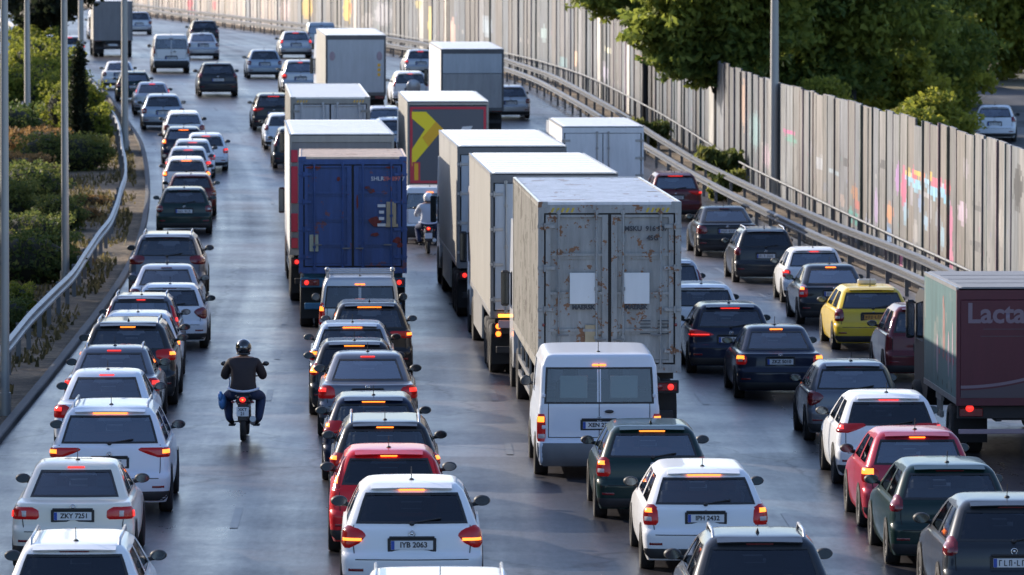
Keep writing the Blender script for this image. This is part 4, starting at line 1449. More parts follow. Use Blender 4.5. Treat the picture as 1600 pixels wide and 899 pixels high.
# ------------------------------------------------------------------ trucks
def rusty(name, base, rust=(.22, .07, .025), amount=.5, sc=2.2, rough=.55, dirt=.25, spots=.66):
    m, nt, b, o = mat(name)
    L = nt.links
    tc = N(nt, 'ShaderNodeTexCoord')
    n1 = N(nt, 'ShaderNodeTexNoise'); n1.inputs['Scale'].default_value = sc; n1.inputs['Detail'].default_value = 7; n1.inputs['Roughness'].default_value = .62
    L.new(tc.outputs['Object'], n1.inputs[0])
    r1 = N(nt, 'ShaderNodeMapRange'); r1.inputs[1].default_value = spots; r1.inputs[2].default_value = spots + .02; r1.inputs[3].default_value = 0; r1.inputs[4].default_value = amount * 1.5; r1.clamp = True
    nf = N(nt, 'ShaderNodeTexNoise'); nf.inputs['Scale'].default_value = sc * 3.3; nf.inputs['Detail'].default_value = 5; L.new(tc.outputs['Object'], nf.inputs[0])
    nm_ = N(nt, 'ShaderNodeMath', operation='MULTIPLY_ADD'); nm_.inputs[1].default_value = .34; L.new(nf.outputs[0], nm_.inputs[0]); 
    ns_ = N(nt, 'ShaderNodeMath', operation='SUBTRACT'); L.new(n1.outputs[0], ns_.inputs[0]); ns_.inputs[1].default_value = .17; L.new(ns_.outputs[0], nm_.inputs[2])
    L.new(nm_.outputs[0], r1.inputs[0])
    mp = N(nt, 'ShaderNodeMapping'); mp.inputs['Scale'].default_value = (3, 3, .5); L.new(tc.outputs['Object'], mp.inputs[0])
    n2 = N(nt, 'ShaderNodeTexNoise'); n2.inputs['Scale'].default_value = 1.2; n2.inputs['Detail'].default_value = 8; n2.inputs['Roughness'].default_value = .7; L.new(mp.outputs[0], n2.inputs[0])
    r2 = N(nt, 'ShaderNodeMapRange'); r2.inputs[1].default_value = .3; r2.inputs[2].default_value = .7; r2.inputs[3].default_value = 1 - dirt; r2.inputs[4].default_value = 1 + dirt * .5; L.new(n2.outputs[0], r2.inputs[0])
    sc_ = N(nt, 'ShaderNodeVectorMath', operation='SCALE'); sc_.inputs[0].default_value = base; L.new(r2.outputs[0], sc_.inputs['Scale'])
    mx = N(nt, 'ShaderNodeMix', data_type='RGBA'); L.new(r1.outputs[0], mx.inputs[0]); L.new(sc_.outputs[0], mx.inputs[6]); mx.inputs[7].default_value = (*rust, 1)
    L.new(mx.outputs[2], b.inputs['Base Color']); b.inputs['Roughness'].default_value = rough
    return m


M['cont_grey'] = rusty('grey_container_paint', (.285, .295, .295), (.19, .075, .025), .62, 5.2, .5, .42, .582)
M['cont_grey_side'] = rusty('grey_container_side', (.24, .23, .205), (.07, .06, .05), .5, 1.3, .6, .4, .555)
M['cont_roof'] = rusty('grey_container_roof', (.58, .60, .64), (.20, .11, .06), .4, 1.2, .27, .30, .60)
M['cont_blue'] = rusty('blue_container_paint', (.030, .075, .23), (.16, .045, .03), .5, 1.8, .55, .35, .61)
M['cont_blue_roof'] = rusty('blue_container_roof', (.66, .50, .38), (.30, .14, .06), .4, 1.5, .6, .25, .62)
M['box_white'] = rusty('white_box_panel', (.74, .74, .74), (.25, .24, .22), .3, .9, .4, .18, .68)
M['box_side'] = rusty('beige_box_side', (.30, .29, .265), (.20, .18, .15), .3, .8, .5, .22, .62)
M['box_door'] = rusty('pale_blue_grey_door', (.42, .46, .50), (.20, .2, .2), .25, .9, .4, .18, .68)
M['box_grey'] = rusty('grey_tarpaulin', (.20, .20, .205), (.1, .1, .1), .3, .9, .6, .2, .7)
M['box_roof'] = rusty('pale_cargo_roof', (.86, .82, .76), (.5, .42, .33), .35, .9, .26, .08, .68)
M['chassis'] = simple('chassis_black', (.02, .02, .022), .7, var=.4, vs=3)
M['chassis_blue'] = rusty('blue_chassis_paint', (.02, .13, .25), (.16, .03, .02), .6, 2, .5, .3, .62)
M['rubber'] = simple('mudflap_rubber', (.018, .018, .019), .8)
M['rubber_seal'] = simple('door_seal', (.03, .03, .032), .7)
M['steel'] = simple('galvanised_fittings', (.35, .35, .35), .4, .7, var=.3, vs=5)
M['board_dark'] = simple('dark_grey_board', (.095, .105, .125), .6)
M['board_red'] = simple('red_reflective_edge', (.50, .02, .05), .4)
M['board_yellow'] = simple('yellow_arrow_vinyl', (.88, .70, .015), .45)
M['board_orange'] = simple('orange_arrow_vinyl', (.78, .42, .01), .4)
M['maroon_tarp'] = rusty('maroon_printed_door', (.085, .012, .024), (.05, .01, .015), .3, 1.0, .5, .15, .7)
M['teal_side'] = rusty('faded_teal_print', (.075, .15, .155), (.17, .19, .18), .5, 1.1, .5, .35, .56)
M['print_grey'] = simple('pale_print', (.33, .26, .30), .5)
M['print_rust'] = simple('printed_brown_figure', (.24, .13, .12), .6, var=.5, vs=5)
M['print_red'] = simple('printed_red_marks', (.55, .04, .08), .5)
M['paper_white'] = rusty('white_placard', (.62, .65, .67), (.45, .42, .34), .4, 3, .5, .06, .66)
M['label_tan'] = simple('tan_label', (.38, .31, .20), .7, var=.3, vs=6)
M['label_green'] = simple('greenish_label', (.34, .36, .27), .7, var=.2, vs=6)
M['ink_white'] = simple('white_lettering', (.58, .6, .62), .6)
M['ink_dark'] = simple('dark_lettering', (.035, .04, .05), .6)
M['ink_red'] = simple('red_lettering', (.50, .14, .12), .6)
M['hazard_yellow'] = simple('hazard_yellow', (.50, .36, .05), .6)
M['cab_white'] = paint('truck_cab_white', (.62, .63, .64))
M['cab_red'] = paint('truck_cab_red', (.35, .02, .02))

_tw = get_wheel(.50, .30)


def child_box(root, name, dims, mt, b=.01):
    a = MB(); a.bbox(*dims, b=b)
    return a.obj(name, M[mt], root)


def writing(root, txt, size, mt, loc, bold=0.0, align='CENTER', name='lettering', rz=0.0):
    me = text_mesh(txt, size, M[mt], align, bold)
    o = link(bpy.data.objects.new(name, me), root); o.location = loc; o.rotation_euler = (0, 0, rz)
    return o


def dual_wheels(root, y, W, r=.50, twin=True):
    tm, rm = _tw if r == .50 else get_wheel(r, .26)
    wd = .30 if r == .50 else .26
    for sx in (-1, 1):
        for k in range(2 if twin else 1):
            wh = mobj('wheel', tm, root, M['tyre']); wh.location = (sx * (W / 2 - .02 - wd / 2 - k * (wd + .03)), y, r)
            mobj('rim', rm, wh, M['rim'])


def make_truck(label, W=2.55, top=4.0, L=13.6, floor=1.25, style='box', side='box_side', door='box_door', roof='box_roof',
               frame='steel', chassis='chassis', cab='cab_white', axles=3, lit='hot', cab_on=True, group=None, name='box_truck',
               lamp_z=1.0, wr=.50, rods=4, skirt=False, hdr=.16, under=True, lamps_vertical=False, gap=.8, bottom_red=None):
    root = empty(name); tag(root, label, 'truck', group)
    w = W / 2; F = floor
    t = .05
    # cargo shell: floor, two sides, front
    s = MB()
    s.box(-w + .02, w - .02, .04, L - .02, F, F + .12)
    s.box(-w + .02, w - .02, L - .06, L, F + .125, top - .03)
    s.obj('cargo_floor', M[chassis if chassis != 'chassis_blue' else 'chassis'], root)
    for sx in (-1, 1):
        p = MB()
        if style == 'container':
            n = int(L / .28)
            z0, z1 = F + .16, top - .09
            vs = []; fs = []
            ys = []
            y = .16
            while y < L - .16:
                ys += [(y, 0), (y + .07, .036), (y + .14, .036), (y + .21, 0)]; y += .28
            for (yy, d) in ys:
                vs += [(sx * (w - .006 - d), yy, z0), (sx * (w - .006 - d), yy, z1)]
            for i in range(len(ys) - 1):
                f = (2 * i, 2 * i + 2, 2 * i + 3, 2 * i + 1); fs.append(f if sx > 0 else f[::-1])
            p.add(vs, fs)
            a, b_ = sorted((sx * w, sx * (w - .06)))
            p.box(a, b_, .10, L - .10, F, F + .16); p.box(a, b_, .10, L - .10, top - .09, top - .004)
            a, b_ = sorted((sx * (w + .001), sx * (w - .12)))
            p.box(a, b_, L - .16, L - .001, F + .002, top - .006)
        else:
            a, b_ = sorted((sx * w, sx * (w - .04)))
            p.box(a, b_, .06, L, F + .06, top - .04)
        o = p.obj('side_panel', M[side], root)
        if style != 'container':
            # rub rail and top rail
            a, b_ = sorted((sx * (w - .03), sx * (w + .008)))
            q = MB(); q.box(a, b_, .05, L + .002, F, F + .10); q.obj('bottom_rail', M['steel'], o)
            q = MB(); q.box(a, b_, .05, L + .002, top - .07, top - .006); q.obj('top_rail', M['steel'], o)
    r = MB()
    if style == 'container':
        vs = []; fs = []; y = .12; ys = []
        while y < L - .3:
            ys += [(y, 0), (y + .05, .02), (y + .22, .02), (y + .27, 0)]; y += .55
        for (yy, d) in ys: vs += [(-w + .05, yy, top - .03 + d), (w - .05, yy, top - .03 + d)]
        for i in range(len(ys) - 1): fs.append((2 * i, 2 * i + 1, 2 * i + 3, 2 * i + 2))
        r.add(vs, fs)
        r.box(-w, -w + .05, .0, L, top - .05, top); r.box(w - .05, w, .0, L, top - .05, top)
        r.box(-w + .051, w - .051, .001, .12, top - .05, top - .001)
        r.box(-w + .051, w - .051, L - .12, L - .001, top - .05, top - .001)
    else:
        r.add([(-w, .0, top - .03), (-w + .10, .0, top), (w - .10, .0, top), (w, .0, top - .03), (-w, L, top - .03), (-w + .10, L, top), (w - .10, L, top), (w, L, top - .03)],
              [(0, 1, 5, 4), (1, 2, 6, 5), (2, 3, 7, 6), (0, 3, 2, 1), (4, 5, 6, 7), (0, 4, 7, 3)])
        for k in range(1, int(L / 1.2)):
            r.box(-w + .12, w - .12, k * 1.2 - .02, k * 1.2 + .02, top - .002, top + .006)
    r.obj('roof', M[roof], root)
    # rear frame
    f = MB()
    pw = .10 if style == 'container' else .06
    f.box(-w - .002, -w + pw, -.002, .10, F - .02, top - .052); f.box(w - pw, w + .002, -.002, .10, F - .02, top - .052)
    f.box(-w + pw + .001, w - pw - .001, .0, .10, top - .052 - hdr, top - .052); f.box(-w + pw + .001, w - pw - .001, .0, .10, F - .02, F + .12)
    f.obj('rear_frame', M[frame], root)
    z0, z1 = F + .13, top - .06 - hdr
    if style in ('container', 'box', 'reefer'):
        seal = MB(); seal.box(-w + pw + .002, w - pw - .002, .064, .08, z0, z1); seal.obj('door_seal', M['rubber_seal'], root)
        for sx in (-1, 1):
            d = MB()
            xa, xb = (.028 if style == 'container' else .012, w - pw - .03)
            if style == 'container':
                hh = z1 - z0 - .04
                # ribbed door: frame, three sunk panels, cross ribs
                rows_ = [z0 + .02, z0 + .02 + hh * .22, z0 + .02 + hh * .47, z0 + .02 + hh * .73, z1 - .02]
                a, b_ = sorted((sx * (xa + .10), sx * (xb - .08)))
                d.box(a, b_, .050, .062, rows_[0] + .05, rows_[-1] - .05)
                e = [sorted((sx * xa, sx * (xa + .10))), sorted((sx * (xb - .08), sx * xb))]
                for (p, q) in e: d.box(p, q, .004, .044, rows_[0], rows_[-1])
                for k, zr in enumerate(rows_):
                    hgt = .045
                    za = zr if k == 0 else (zr - hgt if k == 4 else zr - hgt / 2)
                    d.box(a + .001, b_ - .001, .008, .021, za, za + hgt)
                    if 0 < k < 4: d.box(a + .03, b_ - .03, .030, .049, za - .05, za - .001)
            else:
                a, b_ = sorted((sx * xa, sx * xb)); d.bbox(a, b_, .004, .044, z0 + .01, z1 - .01, .008)
            do = d.obj('rear_door', M[door], root)
            nrod = rods // 2
            for k in range(nrod):
                x = sx * (xa + .20 + k * (xb - xa - .42) / max(1, nrod - 1)) if nrod > 1 else sx * (xa + .16)
                rd = MB(); rd.tube([(x, -.028, z0 - .08), (x, -.028, z1 + .06)], .017, 8)
                for zz in (z0 - .02, z0 + .45, (z0 + z1) / 2, z1 - .45, z1 + .02): rd.box(x - .035, x + .035, -.034, .003, zz - .03, zz + .03)
                rd.obj('lock_rod', M['steel' if style != 'container' else door], do)
                hd = MB(); hx = x + (-sx) * .16; zz = z0 + .42 + k * .08
                hd.bbox(min(x, hx) - .01, max(x, hx) + .01, -.058, -.046, zz - .016, zz + .016, .004); hd.obj('door_handle', M['steel' if style != 'container' else 'galv_dark'], do)
            for k in range(4):
                zz = z0 + .22 + k * (z1 - z0 - .44) / 3
                a, b_ = sorted((sx * (xb - .16), sx * (w + .012)))
                hg = MB(); hg.bbox(a, b_, -.016, -.003, zz - .032, zz + .032, .006)
                hg.tube([(sx * (xb + .02), -.022, zz - .06), (sx * (xb + .02), -.022, zz + .06)], .02, 6); hg.obj('hinge', M['steel' if style != 'container' else frame], do)
    elif style == 'rollup':
        d = MB()
        n = 9
        d.box(-w + pw + .003, w - pw - .003, .02, .045, z0, z1)
        for k in range(1, n):
            zz = z0 + (z1 - z0) * k / n; d.box(-w + pw + .02, w - pw - .02, .014, .0195, zz - .006, zz + .006)
        d.obj('rear_door', M[door], root)
    # corner castings
    if style == 'container':
        for sx in (-1, 1):
            for zz in (F - .02, top - .115):
                c = MB(); a, b_ = sorted((sx * (w + .004), sx * (w - .17))); c.bbox(a, b_, -.006, .17, zz, zz + .118, .01); c.obj('corner_casting', M[frame], root)
    # chassis
    ch = MB()
    for sx in (-1, 1): ch.box(sx * .42 - .05, sx * .42 + .05, .12, L - .1, F - .30, F - .021)
    for k in range(int(L / 2.2)): ch.box(-w + .1, w - .1, .5 + k * 2.2, .62 + k * 2.2, F - .16, F - .022)
    ch.box(-.369, .369, .13, .2, F - .28, F - .1); ch.box(-.369, .369, L - .4, L - .3, F - .28, F - .1)
    ch.obj('chassis', M[chassis], root)
    bar = MB(); bar.bbox(-w + .03, w - .03, .10, .20, lamp_z - .10, lamp_z + .12, .01); lb = bar.obj('light_bar', M[chassis], root)
    for sx in (-1, 1):
        a = MB()
        if lamps_vertical: a.bbox(sx * (w - .16) - .07, sx * (w - .16) + .07, .07, .099, lamp_z - .17, lamp_z + .13, .01)
        else: a.bbox(sx * (w - .26) - .20, sx * (w - .26) + .20, .07, .099, lamp_z - .06, lamp_z + .08, .01)
        tl = a.obj('taillight', M['lens'], lb)
        pts = [(sx * (w - .16), lamp_z + .06), (sx * (w - .16), lamp_z - .09)] if lamps_vertical else [(sx * (w - .17), lamp_z + .01)]
        if lit != 'off':
            for (px_, pz_) in pts:
                c = MB(); c.ell((px_, .066, pz_), (.055, .012, .055), 12, 8)
                c.obj('brake_lamp', M['brake_hot' if lit == 'hot' else 'brake'], tl)
            if not lamps_vertical:
                c = MB(); c.ell((sx * (w - .36), .066, lamp_z + .01), (.05, .01, .05), 12, 8); c.obj('indicator', M['orange' if lit == 'hot' else 'lens'], tl)
    if under:
        ub = MB(); ub.bbox(-w + .12, w - .12, .14, .26, .46, .60, .015)
        ub.box(-.62, -.54, .27, .35, .48, lamp_z - .05); ub.box(.54, .62, .27, .35, .48, lamp_z - .05)
        ub.obj('underride_bar', M[chassis], root)
        pl = MB(); pl.bbox(-.26, .26, .118, .138, .66, .77, .004); p = pl.obj('number_plate', M['plate'], root)
    ax0 = 1.25 if L > 9 else 1.35
    for k in range(axles): dual_wheels(root, ax0 + k * (1.31 if L > 9 else 1.2), W, wr)
    for sx in (-1, 1):
        mf = MB(); mf.box(sx * (w - .33) - .29, sx * (w - .33) + .29, ax0 - wr - .14, ax0 - wr - .12, .22, F - .2); mf.obj('mudflap', M['rubber'], root)
    if skirt:
        for sx in (-1, 1):
            a, b_ = sorted((sx * (w - .01), sx * (w - .05)))
            q = MB(); q.box(a, b_, ax0 + axles * 1.3, L - 2.4, .45, F - .02); q.obj('side_guard', M['steel'], root)
    else:
        for sx in (-1, 1):
            a, b_ = sorted((sx * (w - .03), sx * (w - .08)))
            q = MB()
            for zz in (.52, .80): q.box(a, b_, ax0 + axles * 1.2, L - 1.6, zz, zz + .10)
            for yy in np.linspace(ax0 + axles * 1.2 + .1, L - 1.8, 4): q.box(a + .005, b_ - .005, yy, yy + .06, .50, F - .03)
            q.obj('side_guard', M['steel'], root)
    if cab_on:
        y0 = L + gap; y1 = y0 + 2.2; cw = min(w - .04, 1.24) * (1 if L > 7 else .9)
        ct = min(top - .15, 3.3) if L > 7 else 2.5
        poly = [(y0, .75), (y0, ct - .15), (y0 + .15, ct), (y0 + 1.4, ct), (y1 - .12, 2.3), (y1, 1.3), (y1, .45), (y0 + .3, .45)]
        c = MB(); n = len(poly)
        vs = [(-cw, y, z) for y, z in poly] + [(cw, y, z) for y, z in poly]
        c.add(vs, [tuple(range(n))[::-1], tuple(range(n, 2 * n))] + [(i, (i + 1) % n, n + (i + 1) % n, n + i) for i in range(n)])
        cb = c.obj('cab', M[cab], root)
        g = MB(); g.box(-cw + .12, cw - .12, y0 - .006, y0 - .002, 2.0, min(ct - .4, 2.7)); g.obj('cab_rear_window', M['glass_dark'], cb)
        for sx in (-1, 1):
            g = MB(); X = sx * (cw + .004)
            vv = [(X, y0 + .75, 1.55), (X, y1 - .2, 1.55), (X, y1 - .38, 2.2), (X, y0 + .75, 2.3)]
            g.add(vv, [(0, 1, 2, 3) if sx > 0 else (3, 2, 1, 0)]); g.obj('cab_window', M['glass_dark'], cb)
            g = MB(); g.bbox(sx * (cw + .10) - .08, sx * (cw + .10) + .08, y1 - .25, y1 - .15, 1.55, 2.25, .03)
            g.tube([(sx * cw, y1 - .2, 2.2), (sx * (cw + .1), y1 - .2, 2.2)], .015, 6); mi = g.obj('wing_mirror', M['plastic'], cb)
            g = MB(); g.box(sx * (cw + .10) - .065, sx * (cw + .10) + .065, y1 - .256, y1 - .252, 1.6, 2.2); g.obj('mirror_glass', M['mirror'], mi)
        ws = MB(); ws.add([(-cw + .1, y1 - .115, 2.24), (cw - .1, y1 - .115, 2.24), (cw - .1, y1 + .004, 1.4), (-cw + .1, y1 + .004, 1.4)], [(0, 1, 2, 3)]); ws.obj('windshield', M['glass_dark'], cb)
        dual_wheels(root, y0 + 1.2, W, wr, False)
        if L > 9: dual_wheels(root, L - 1.4, W, wr)
    return root
M['lacta_grey'] = simple('grey_pink_lettering', (.20, .15, .18), .6)
M['lacta_dim'] = simple('dim_print', (.085, .065, .075), .6)
M['rust_red'] = rusty('red_rust', (.17, .022, .018), (.06, .03, .05), .6, 4, .7, .4, .6)
M['paper_grey'] = rusty('pale_grey_doors', (.50, .51, .53), (.3, .2, .12), .3, 1.5, .5, .2, .68)
M['box_white_dull'] = rusty('dull_grey_white_door', (.33, .33, .33), (.2, .19, .18), .3, 1.1, .6, .25, .68)
M['print_blind'] = simple('pale_window_blind', (.60, .72, .70), .6)

# ------------------------------------------------------------------ vegetation
def leafmat(name, dark, light, sat=1.0):
    m, nt, b, o = mat(name)
    at = N(nt, 'ShaderNodeAttribute', attribute_name='leaf')
    cr = N(nt, 'ShaderNodeMix', data_type='RGBA'); cr.inputs[6].default_value = (*dark, 1); cr.inputs[7].default_value = (*light, 1)
    nt.links.new(at.outputs['Fac'], cr.inputs[0])
    nt.links.new(cr.outputs[2], b.inputs['Base Color'])
    b.inputs['Roughness'].default_value = .6
    b.inputs['Specular IOR Level'].default_value = .25
    tr = N(nt, 'ShaderNodeBsdfTranslucent'); nt.links.new(cr.outputs[2], tr.inputs[0])
    mx = N(nt, 'ShaderNodeMixShader'); mx.inputs[0].default_value = .55
    nt.links.new(b.outputs[0], mx.inputs[1]); nt.links.new(tr.outputs[0], mx.inputs[2]); nt.links.new(mx.outputs[0], o.inputs['Surface'])
    return m


M['leaf_pine'] = leafmat('pine_needles', (.085, .135, .035), (.34, .36, .06))
M['leaf_yellow'] = leafmat('yellow_green_leaves', (.10, .14, .024), (.40, .38, .055))
M['leaf_hedge'] = leafmat('hedge_leaves', (.07, .105, .03), (.28, .27, .07))
M['leaf_dry'] = leafmat('dry_leaves', (.14, .085, .035), (.36, .22, .09))
M['leaf_cypress'] = leafmat('cypress_leaves', (.014, .022, .012), (.04, .045, .02))
M['leaf_weed'] = leafmat('dull_weeds', (.045, .045, .022), (.19, .155, .07))
M['bark'] = simple('bark', (.05, .04, .032), .95, var=.5, vs=4)
M['bark_dark'] = simple('dark_bark', (.022, .021, .022), .95, var=.4, vs=4)
M['hedge_core'] = simple('hedge_inner_twigs', (.018, .02, .012), .95)


def leaf_mesh(name, blobs, n_per, size, seed, mt, shell=.55, aspect=1.6, flat=0.0):
    """blobs: (centre, radii, tone)"""
    rg = np.random.default_rng(seed)
    P = []; T = []
    tot = sum(b[1][0] * b[1][1] + b[1][1] * b[1][2] for b in blobs)
    for (c, r, tone) in blobs:
        n = int(n_per * (r[0] * r[1] + r[1] * r[2]) / tot)
        d = rg.normal(size=(n, 3)); d /= np.linalg.norm(d, axis=1)[:, None]
        rad = shell + (1.08 - shell) * rg.random(n) ** .6
        # lumpy outline
        lump = 1 + .30 * np.sin(d[:, 0] * 7 + c[0] * 3) * np.sin(d[:, 1] * 6 + c[1]) + .18 * np.sin(d[:, 2] * 9 + c[2] * 2)
        p = d * rad[:, None] * lump[:, None] * np.array(r) + np.array(c)
        P.append(p); T.append(np.clip(tone + rg.normal(size=n) * .18, 0, 1))
    P = np.concatenate(P); T = np.concatenate(T); n = len(P)
    a = rg.normal(size=(n, 3)); a /= np.linalg.norm(a, axis=1)[:, None]
    b_ = rg.normal(size=(n, 3)); b_ -= (b_ * a).sum(1)[:, None] * a; b_ /= np.linalg.norm(b_, axis=1)[:, None]
    s = size * (.6 + .8 * rg.random(n))[:, None]
    a = a * s * aspect * .5; b_ = b_ * s * .5
    V = np.stack([P - a, P - a * .1 + b_, P + a, P - a * .1 - b_], 1).reshape(-1, 3)
    me = bpy.data.meshes.new(name)
    me.vertices.add(4 * n); me.vertices.foreach_set('co', V.ravel().astype('f'))
    me.loops.add(4 * n); me.loops.foreach_set('vertex_index', np.arange(4 * n, dtype='i'))
    me.polygons.add(n); me.polygons.foreach_set('loop_start', np.arange(0, 4 * n, 4, dtype='i')); me.polygons.foreach_set('loop_total', np.full(n, 4, 'i'))
    me.update(); me.validate()
    at = me.attributes.new('leaf', 'FLOAT', 'FACE'); at.data.foreach_set('value', T.astype('f'))
    me.materials.append(mt)
    return me


def crown_blobs(rg, R_, H0, H1, n, tone=(.15, .7), rb=(.30, .5)):
    out = []
    for k in range(n):
        z = H0 + (H1 - H0) * rg.random()
        t = (z - H0) / (H1 - H0)
        rr = R_ * math.sqrt(max(.08, 1 - (2 * t - 1) ** 2 * .85))
        a = rg.uniform(0, 2 * math.pi); q = rr * math.sqrt(rg.uniform(.15, 1))
        r = R_ * rg.uniform(*rb)
        out.append(((q * math.cos(a) * .85, q * math.sin(a) * .85, z), (r, r, r * .62), rg.uniform(*tone)))
    return out


def trunk_mb(rg, h, r, blobs, lean=(0, 0)):
    m = MB()
    p = [(0, 0, -.2), (lean[0] * .3, lean[1] * .3, h * .35), (lean[0] * .7 + rg.uniform(-.1, .1), lean[1] * .7, h * .7), (lean[0], lean[1], h)]
    m.tube(p, [r * 1.25, r, r * .8, r * .45], 10)
    for (c, rr, t) in blobs[:9]:
        s = Vector(p[2]) * .6 + Vector(p[1]) * .4
        s = Vector((s.x, s.y, min(s.z, c[2] * .8)))
        mid = (s + Vector(c)) / 2 + Vector((0, 0, -.25))
        m.tube([s, mid, c], [r * .42, r * .28, r * .10], 6)
    return m


TREE = {}


def tree_kind(key, seed, R_, H0, H1, nb, nl, size, leaf, th, tr, tone=(.1, .75), bark='bark_dark', rb=(.3, .5)):
    rg = random.Random(seed)
    bl = crown_blobs(rg, R_, H0, H1, nb, tone, rb)
    TREE[key] = (leaf_mesh('crown', bl, nl, size, seed, M[leaf], .4, 2.2 if leaf == 'leaf_pine' else 1.6), trunk_mb(rg, th, tr, bl).mesh('trunk', [M[bark]]))


tree_kind('pine_a', 1, 4.6, 2.6, 9.5, 34, 26000, .17, 'leaf_pine', 7.0, .24)
tree_kind('pine_b', 2, 5.4, 1.6, 10.5, 40, 30000, .17, 'leaf_pine', 7.5, .28, (.2, .9))
tree_kind('pine_c', 3, 3.8, 2.6, 8.5, 26, 26000, .16, 'leaf_pine', 6.5, .20, (.0, .6))
tree_kind('yellow', 4, 3.2, 1.5, 7.0, 24, 18000, .18, 'leaf_yellow', 5.0, .16, (.3, 1.0))
tree_kind('bushy', 5, 1.9, .2, 2.6, 16, 9000, .14, 'leaf_yellow', 1.6, .08, (.1, .9))
tree_kind('dark', 6, 4.5, 1.0, 10.0, 26, 16000, .26, 'leaf_cypress', 7.5, .26)


def tree(key, x, y, s, rz, label, name='tree', cat='tree', group='trees behind the panel fence', sz=None):
    root = empty(name, (x, y, gz(x, y) - .05), rz); root.scale = (s, s, sz or s)
    tag(root, label, cat, group)
    mobj('crown', TREE[key][0], root); mobj('trunk', TREE[key][1], root)
    return root


_desc = []


def px_tree(key, u, d, s, rz, label, **k):
    x = (u - 800) / FPX * d
    return tree(key, x, d, s, rz, label, **k)


# between the guard rails and the wall: two dark trunks whose crowns lean over the road side
def front_tree(u, v, h, r, crown, label, seed):
    x, y = ground_at(u, v); rg = random.Random(seed)
    root = empty('pine_tree', (x, y, gz(x, y) - .05)); tag(root, label, 'tree', 'pines rooted in front of the fence')
    bl = [((cx, cy, cz), (rr, rr, rr * .62), tn) for (cx, cy, cz, rr, tn) in crown]
    link(bpy.data.objects.new('crown', leaf_mesh('crown', bl, 32000, .15, seed, M['leaf_pine'], .3, 2.2)), root)
    trunk_mb(rg, h, r, bl).obj('trunk', M['bark_dark'], root)


front_tree(1008, 196, 6.5, .13, [(-1.6, 0, 5.5, 1.3, .5), (-.2, 0, 5.1, 1.2, .3), (1.2, .5, 5.2, 1.4, .2), (2.3, .3, 4.5, 1.3, .35), (.8, -.5, 6.6, 1.7, .4), (-2.3, .5, 6.3, 1.4, .8), (-.8, 0, 7.4, 2.0, .6), (2.4, 0, 6.5, 1.9, .3)],
           'pine with a thin dark trunk in front of the fence, the left one of two', 31)
front_tree(1124, 262, 6.8, .20, [(-1.3, 0, 4.2, 1.2, .2), (-.4, 0, 3.5, .75, .3), (-2.0, .2, 5.3, 1.5, .45), (.6, 0, 4.6, 1.4, .2), (1.7, .4, 5.2, 1.5, .4), (-1, 0, 6.3, 1.9, .5), (1.3, 0, 6.7, 2.1, .45), (.2, .2, 5.5, 1.6, .25)],
           'pine with a thicker dark trunk in front of the fence, nearer the lone lamp post', 32)

for i, a in enumerate([
    ('pine_b', 935, 330, 1.0, 0.3, 'pine showing over the fence top at the far left of the tree row'),
    ('pine_a', 1010, 312, 1.05, 1.2, 'dark pine behind the fence, just right of the thin dark trunk'),
    ('pine_b', 1085, 290, 1.0, 2.2, 'broad pine behind the fence between the two dark trunks'),
    ('pine_a', 1165, 262, 1.0, 0.7, 'pine behind the fence right behind the lone lamp post'),
    ('pine_b', 1262, 250, .95, 3.1, 'large pine with sunlit top just right of the lone lamp post'),
    ('pine_c', 1330, 232, 1.0, 4.0, 'dense dark green pine hanging low over the fence top'),
    ('pine_a', 1385, 262, 1.0, 5.2, 'deep shaded pine behind the dense one in the middle of the row'),
    ('pine_b', 1450, 300, .95, 1.9, 'pine with gaps above the hidden service road'),
    ('dark', 1530, 345, 1.0, 0.2, 'very dark tree above the red and white parked cars'),
    ('pine_a', 1600, 322, 1.0, 2.7, 'pine at the right edge of the picture above the parked cars'),
    ('dark', 1390, 380, 1.2, 1.0, 'blackish far tree filling the gap behind the pines'),
    ('dark', 1240, 390, 1.2, 2.0, 'blackish far tree behind the sunlit pine'),
    ('dark', 1110, 420, 1.2, 3.0, 'far dark tree beyond the two trunks'),
    ('pine_b', 1660, 300, 1.0, 4.4, 'pine half cut off by the right edge of the picture'),
    ('dark', 1470, 430, 1.3, 5.0, 'farthest dark tree behind the gap in the pines'),
    ('dark', 1590, 440, 1.3, .6, 'farthest dark tree at the right edge'),
]):
    px_tree(*a, name='pine_tree' if 'pine' in a[0] else 'dark_tree')
for a in [('pine_c', 1425, 248, .9, 1.1, 'low dark green pine between the deep shaded pine and the gap'), ('pine_c', 1490, 330, 1.25, 2.1, 'low pine over the far end of the service road'),
          ('pine_b', 1555, 400, 1.0, 3.3, 'olive pine filling the background above the parked cars'), ('pine_c', 1225, 232, .9, 4.1, 'small pine right behind the lone lamp post')]:
    px_tree(*a, name='pine_tree')
px_tree('yellow', 1262, 214, .48, 1.0, 'small yellow green tree poking over the fence right of the lamp post')
px_tree('yellow', 1300, 300, 1.15, 2.0, 'tall yellow leaved tree lit at the very top of the picture')
px_tree('yellow', 960, 372, 1.2, 4.0, 'yellow leaved tree far behind the left end of the tree row')
px_tree('bushy', 1412, 205, .95, .4, 'yellow green bush spilling over the fence top, left one')
px_tree('bushy', 1452, 222, .85, 1.4, 'yellow green bush beside the service road, right one of two on the fence')
for a in [('bushy', 1432, 250, 1.25, 2.0, 'green bush behind the two yellow ones on the fence, left'), ('bushy', 1482, 262, 1.1, 3.0, 'green bush at the edge of the service road, right of the yellow ones'),
          ('bushy', 1395, 236, 1.2, .9, 'olive bush under the deep shaded pine'), ('bushy', 1540, 300, 1.3, 4.0, 'bush below the parked cars at the right')]:
    px_tree(*a, name='bush', cat='bush', group='bushes behind the fence')
px_tree('yellow', 1498, 285, .5, 3.4, 'small orange yellow shrub by the service road')
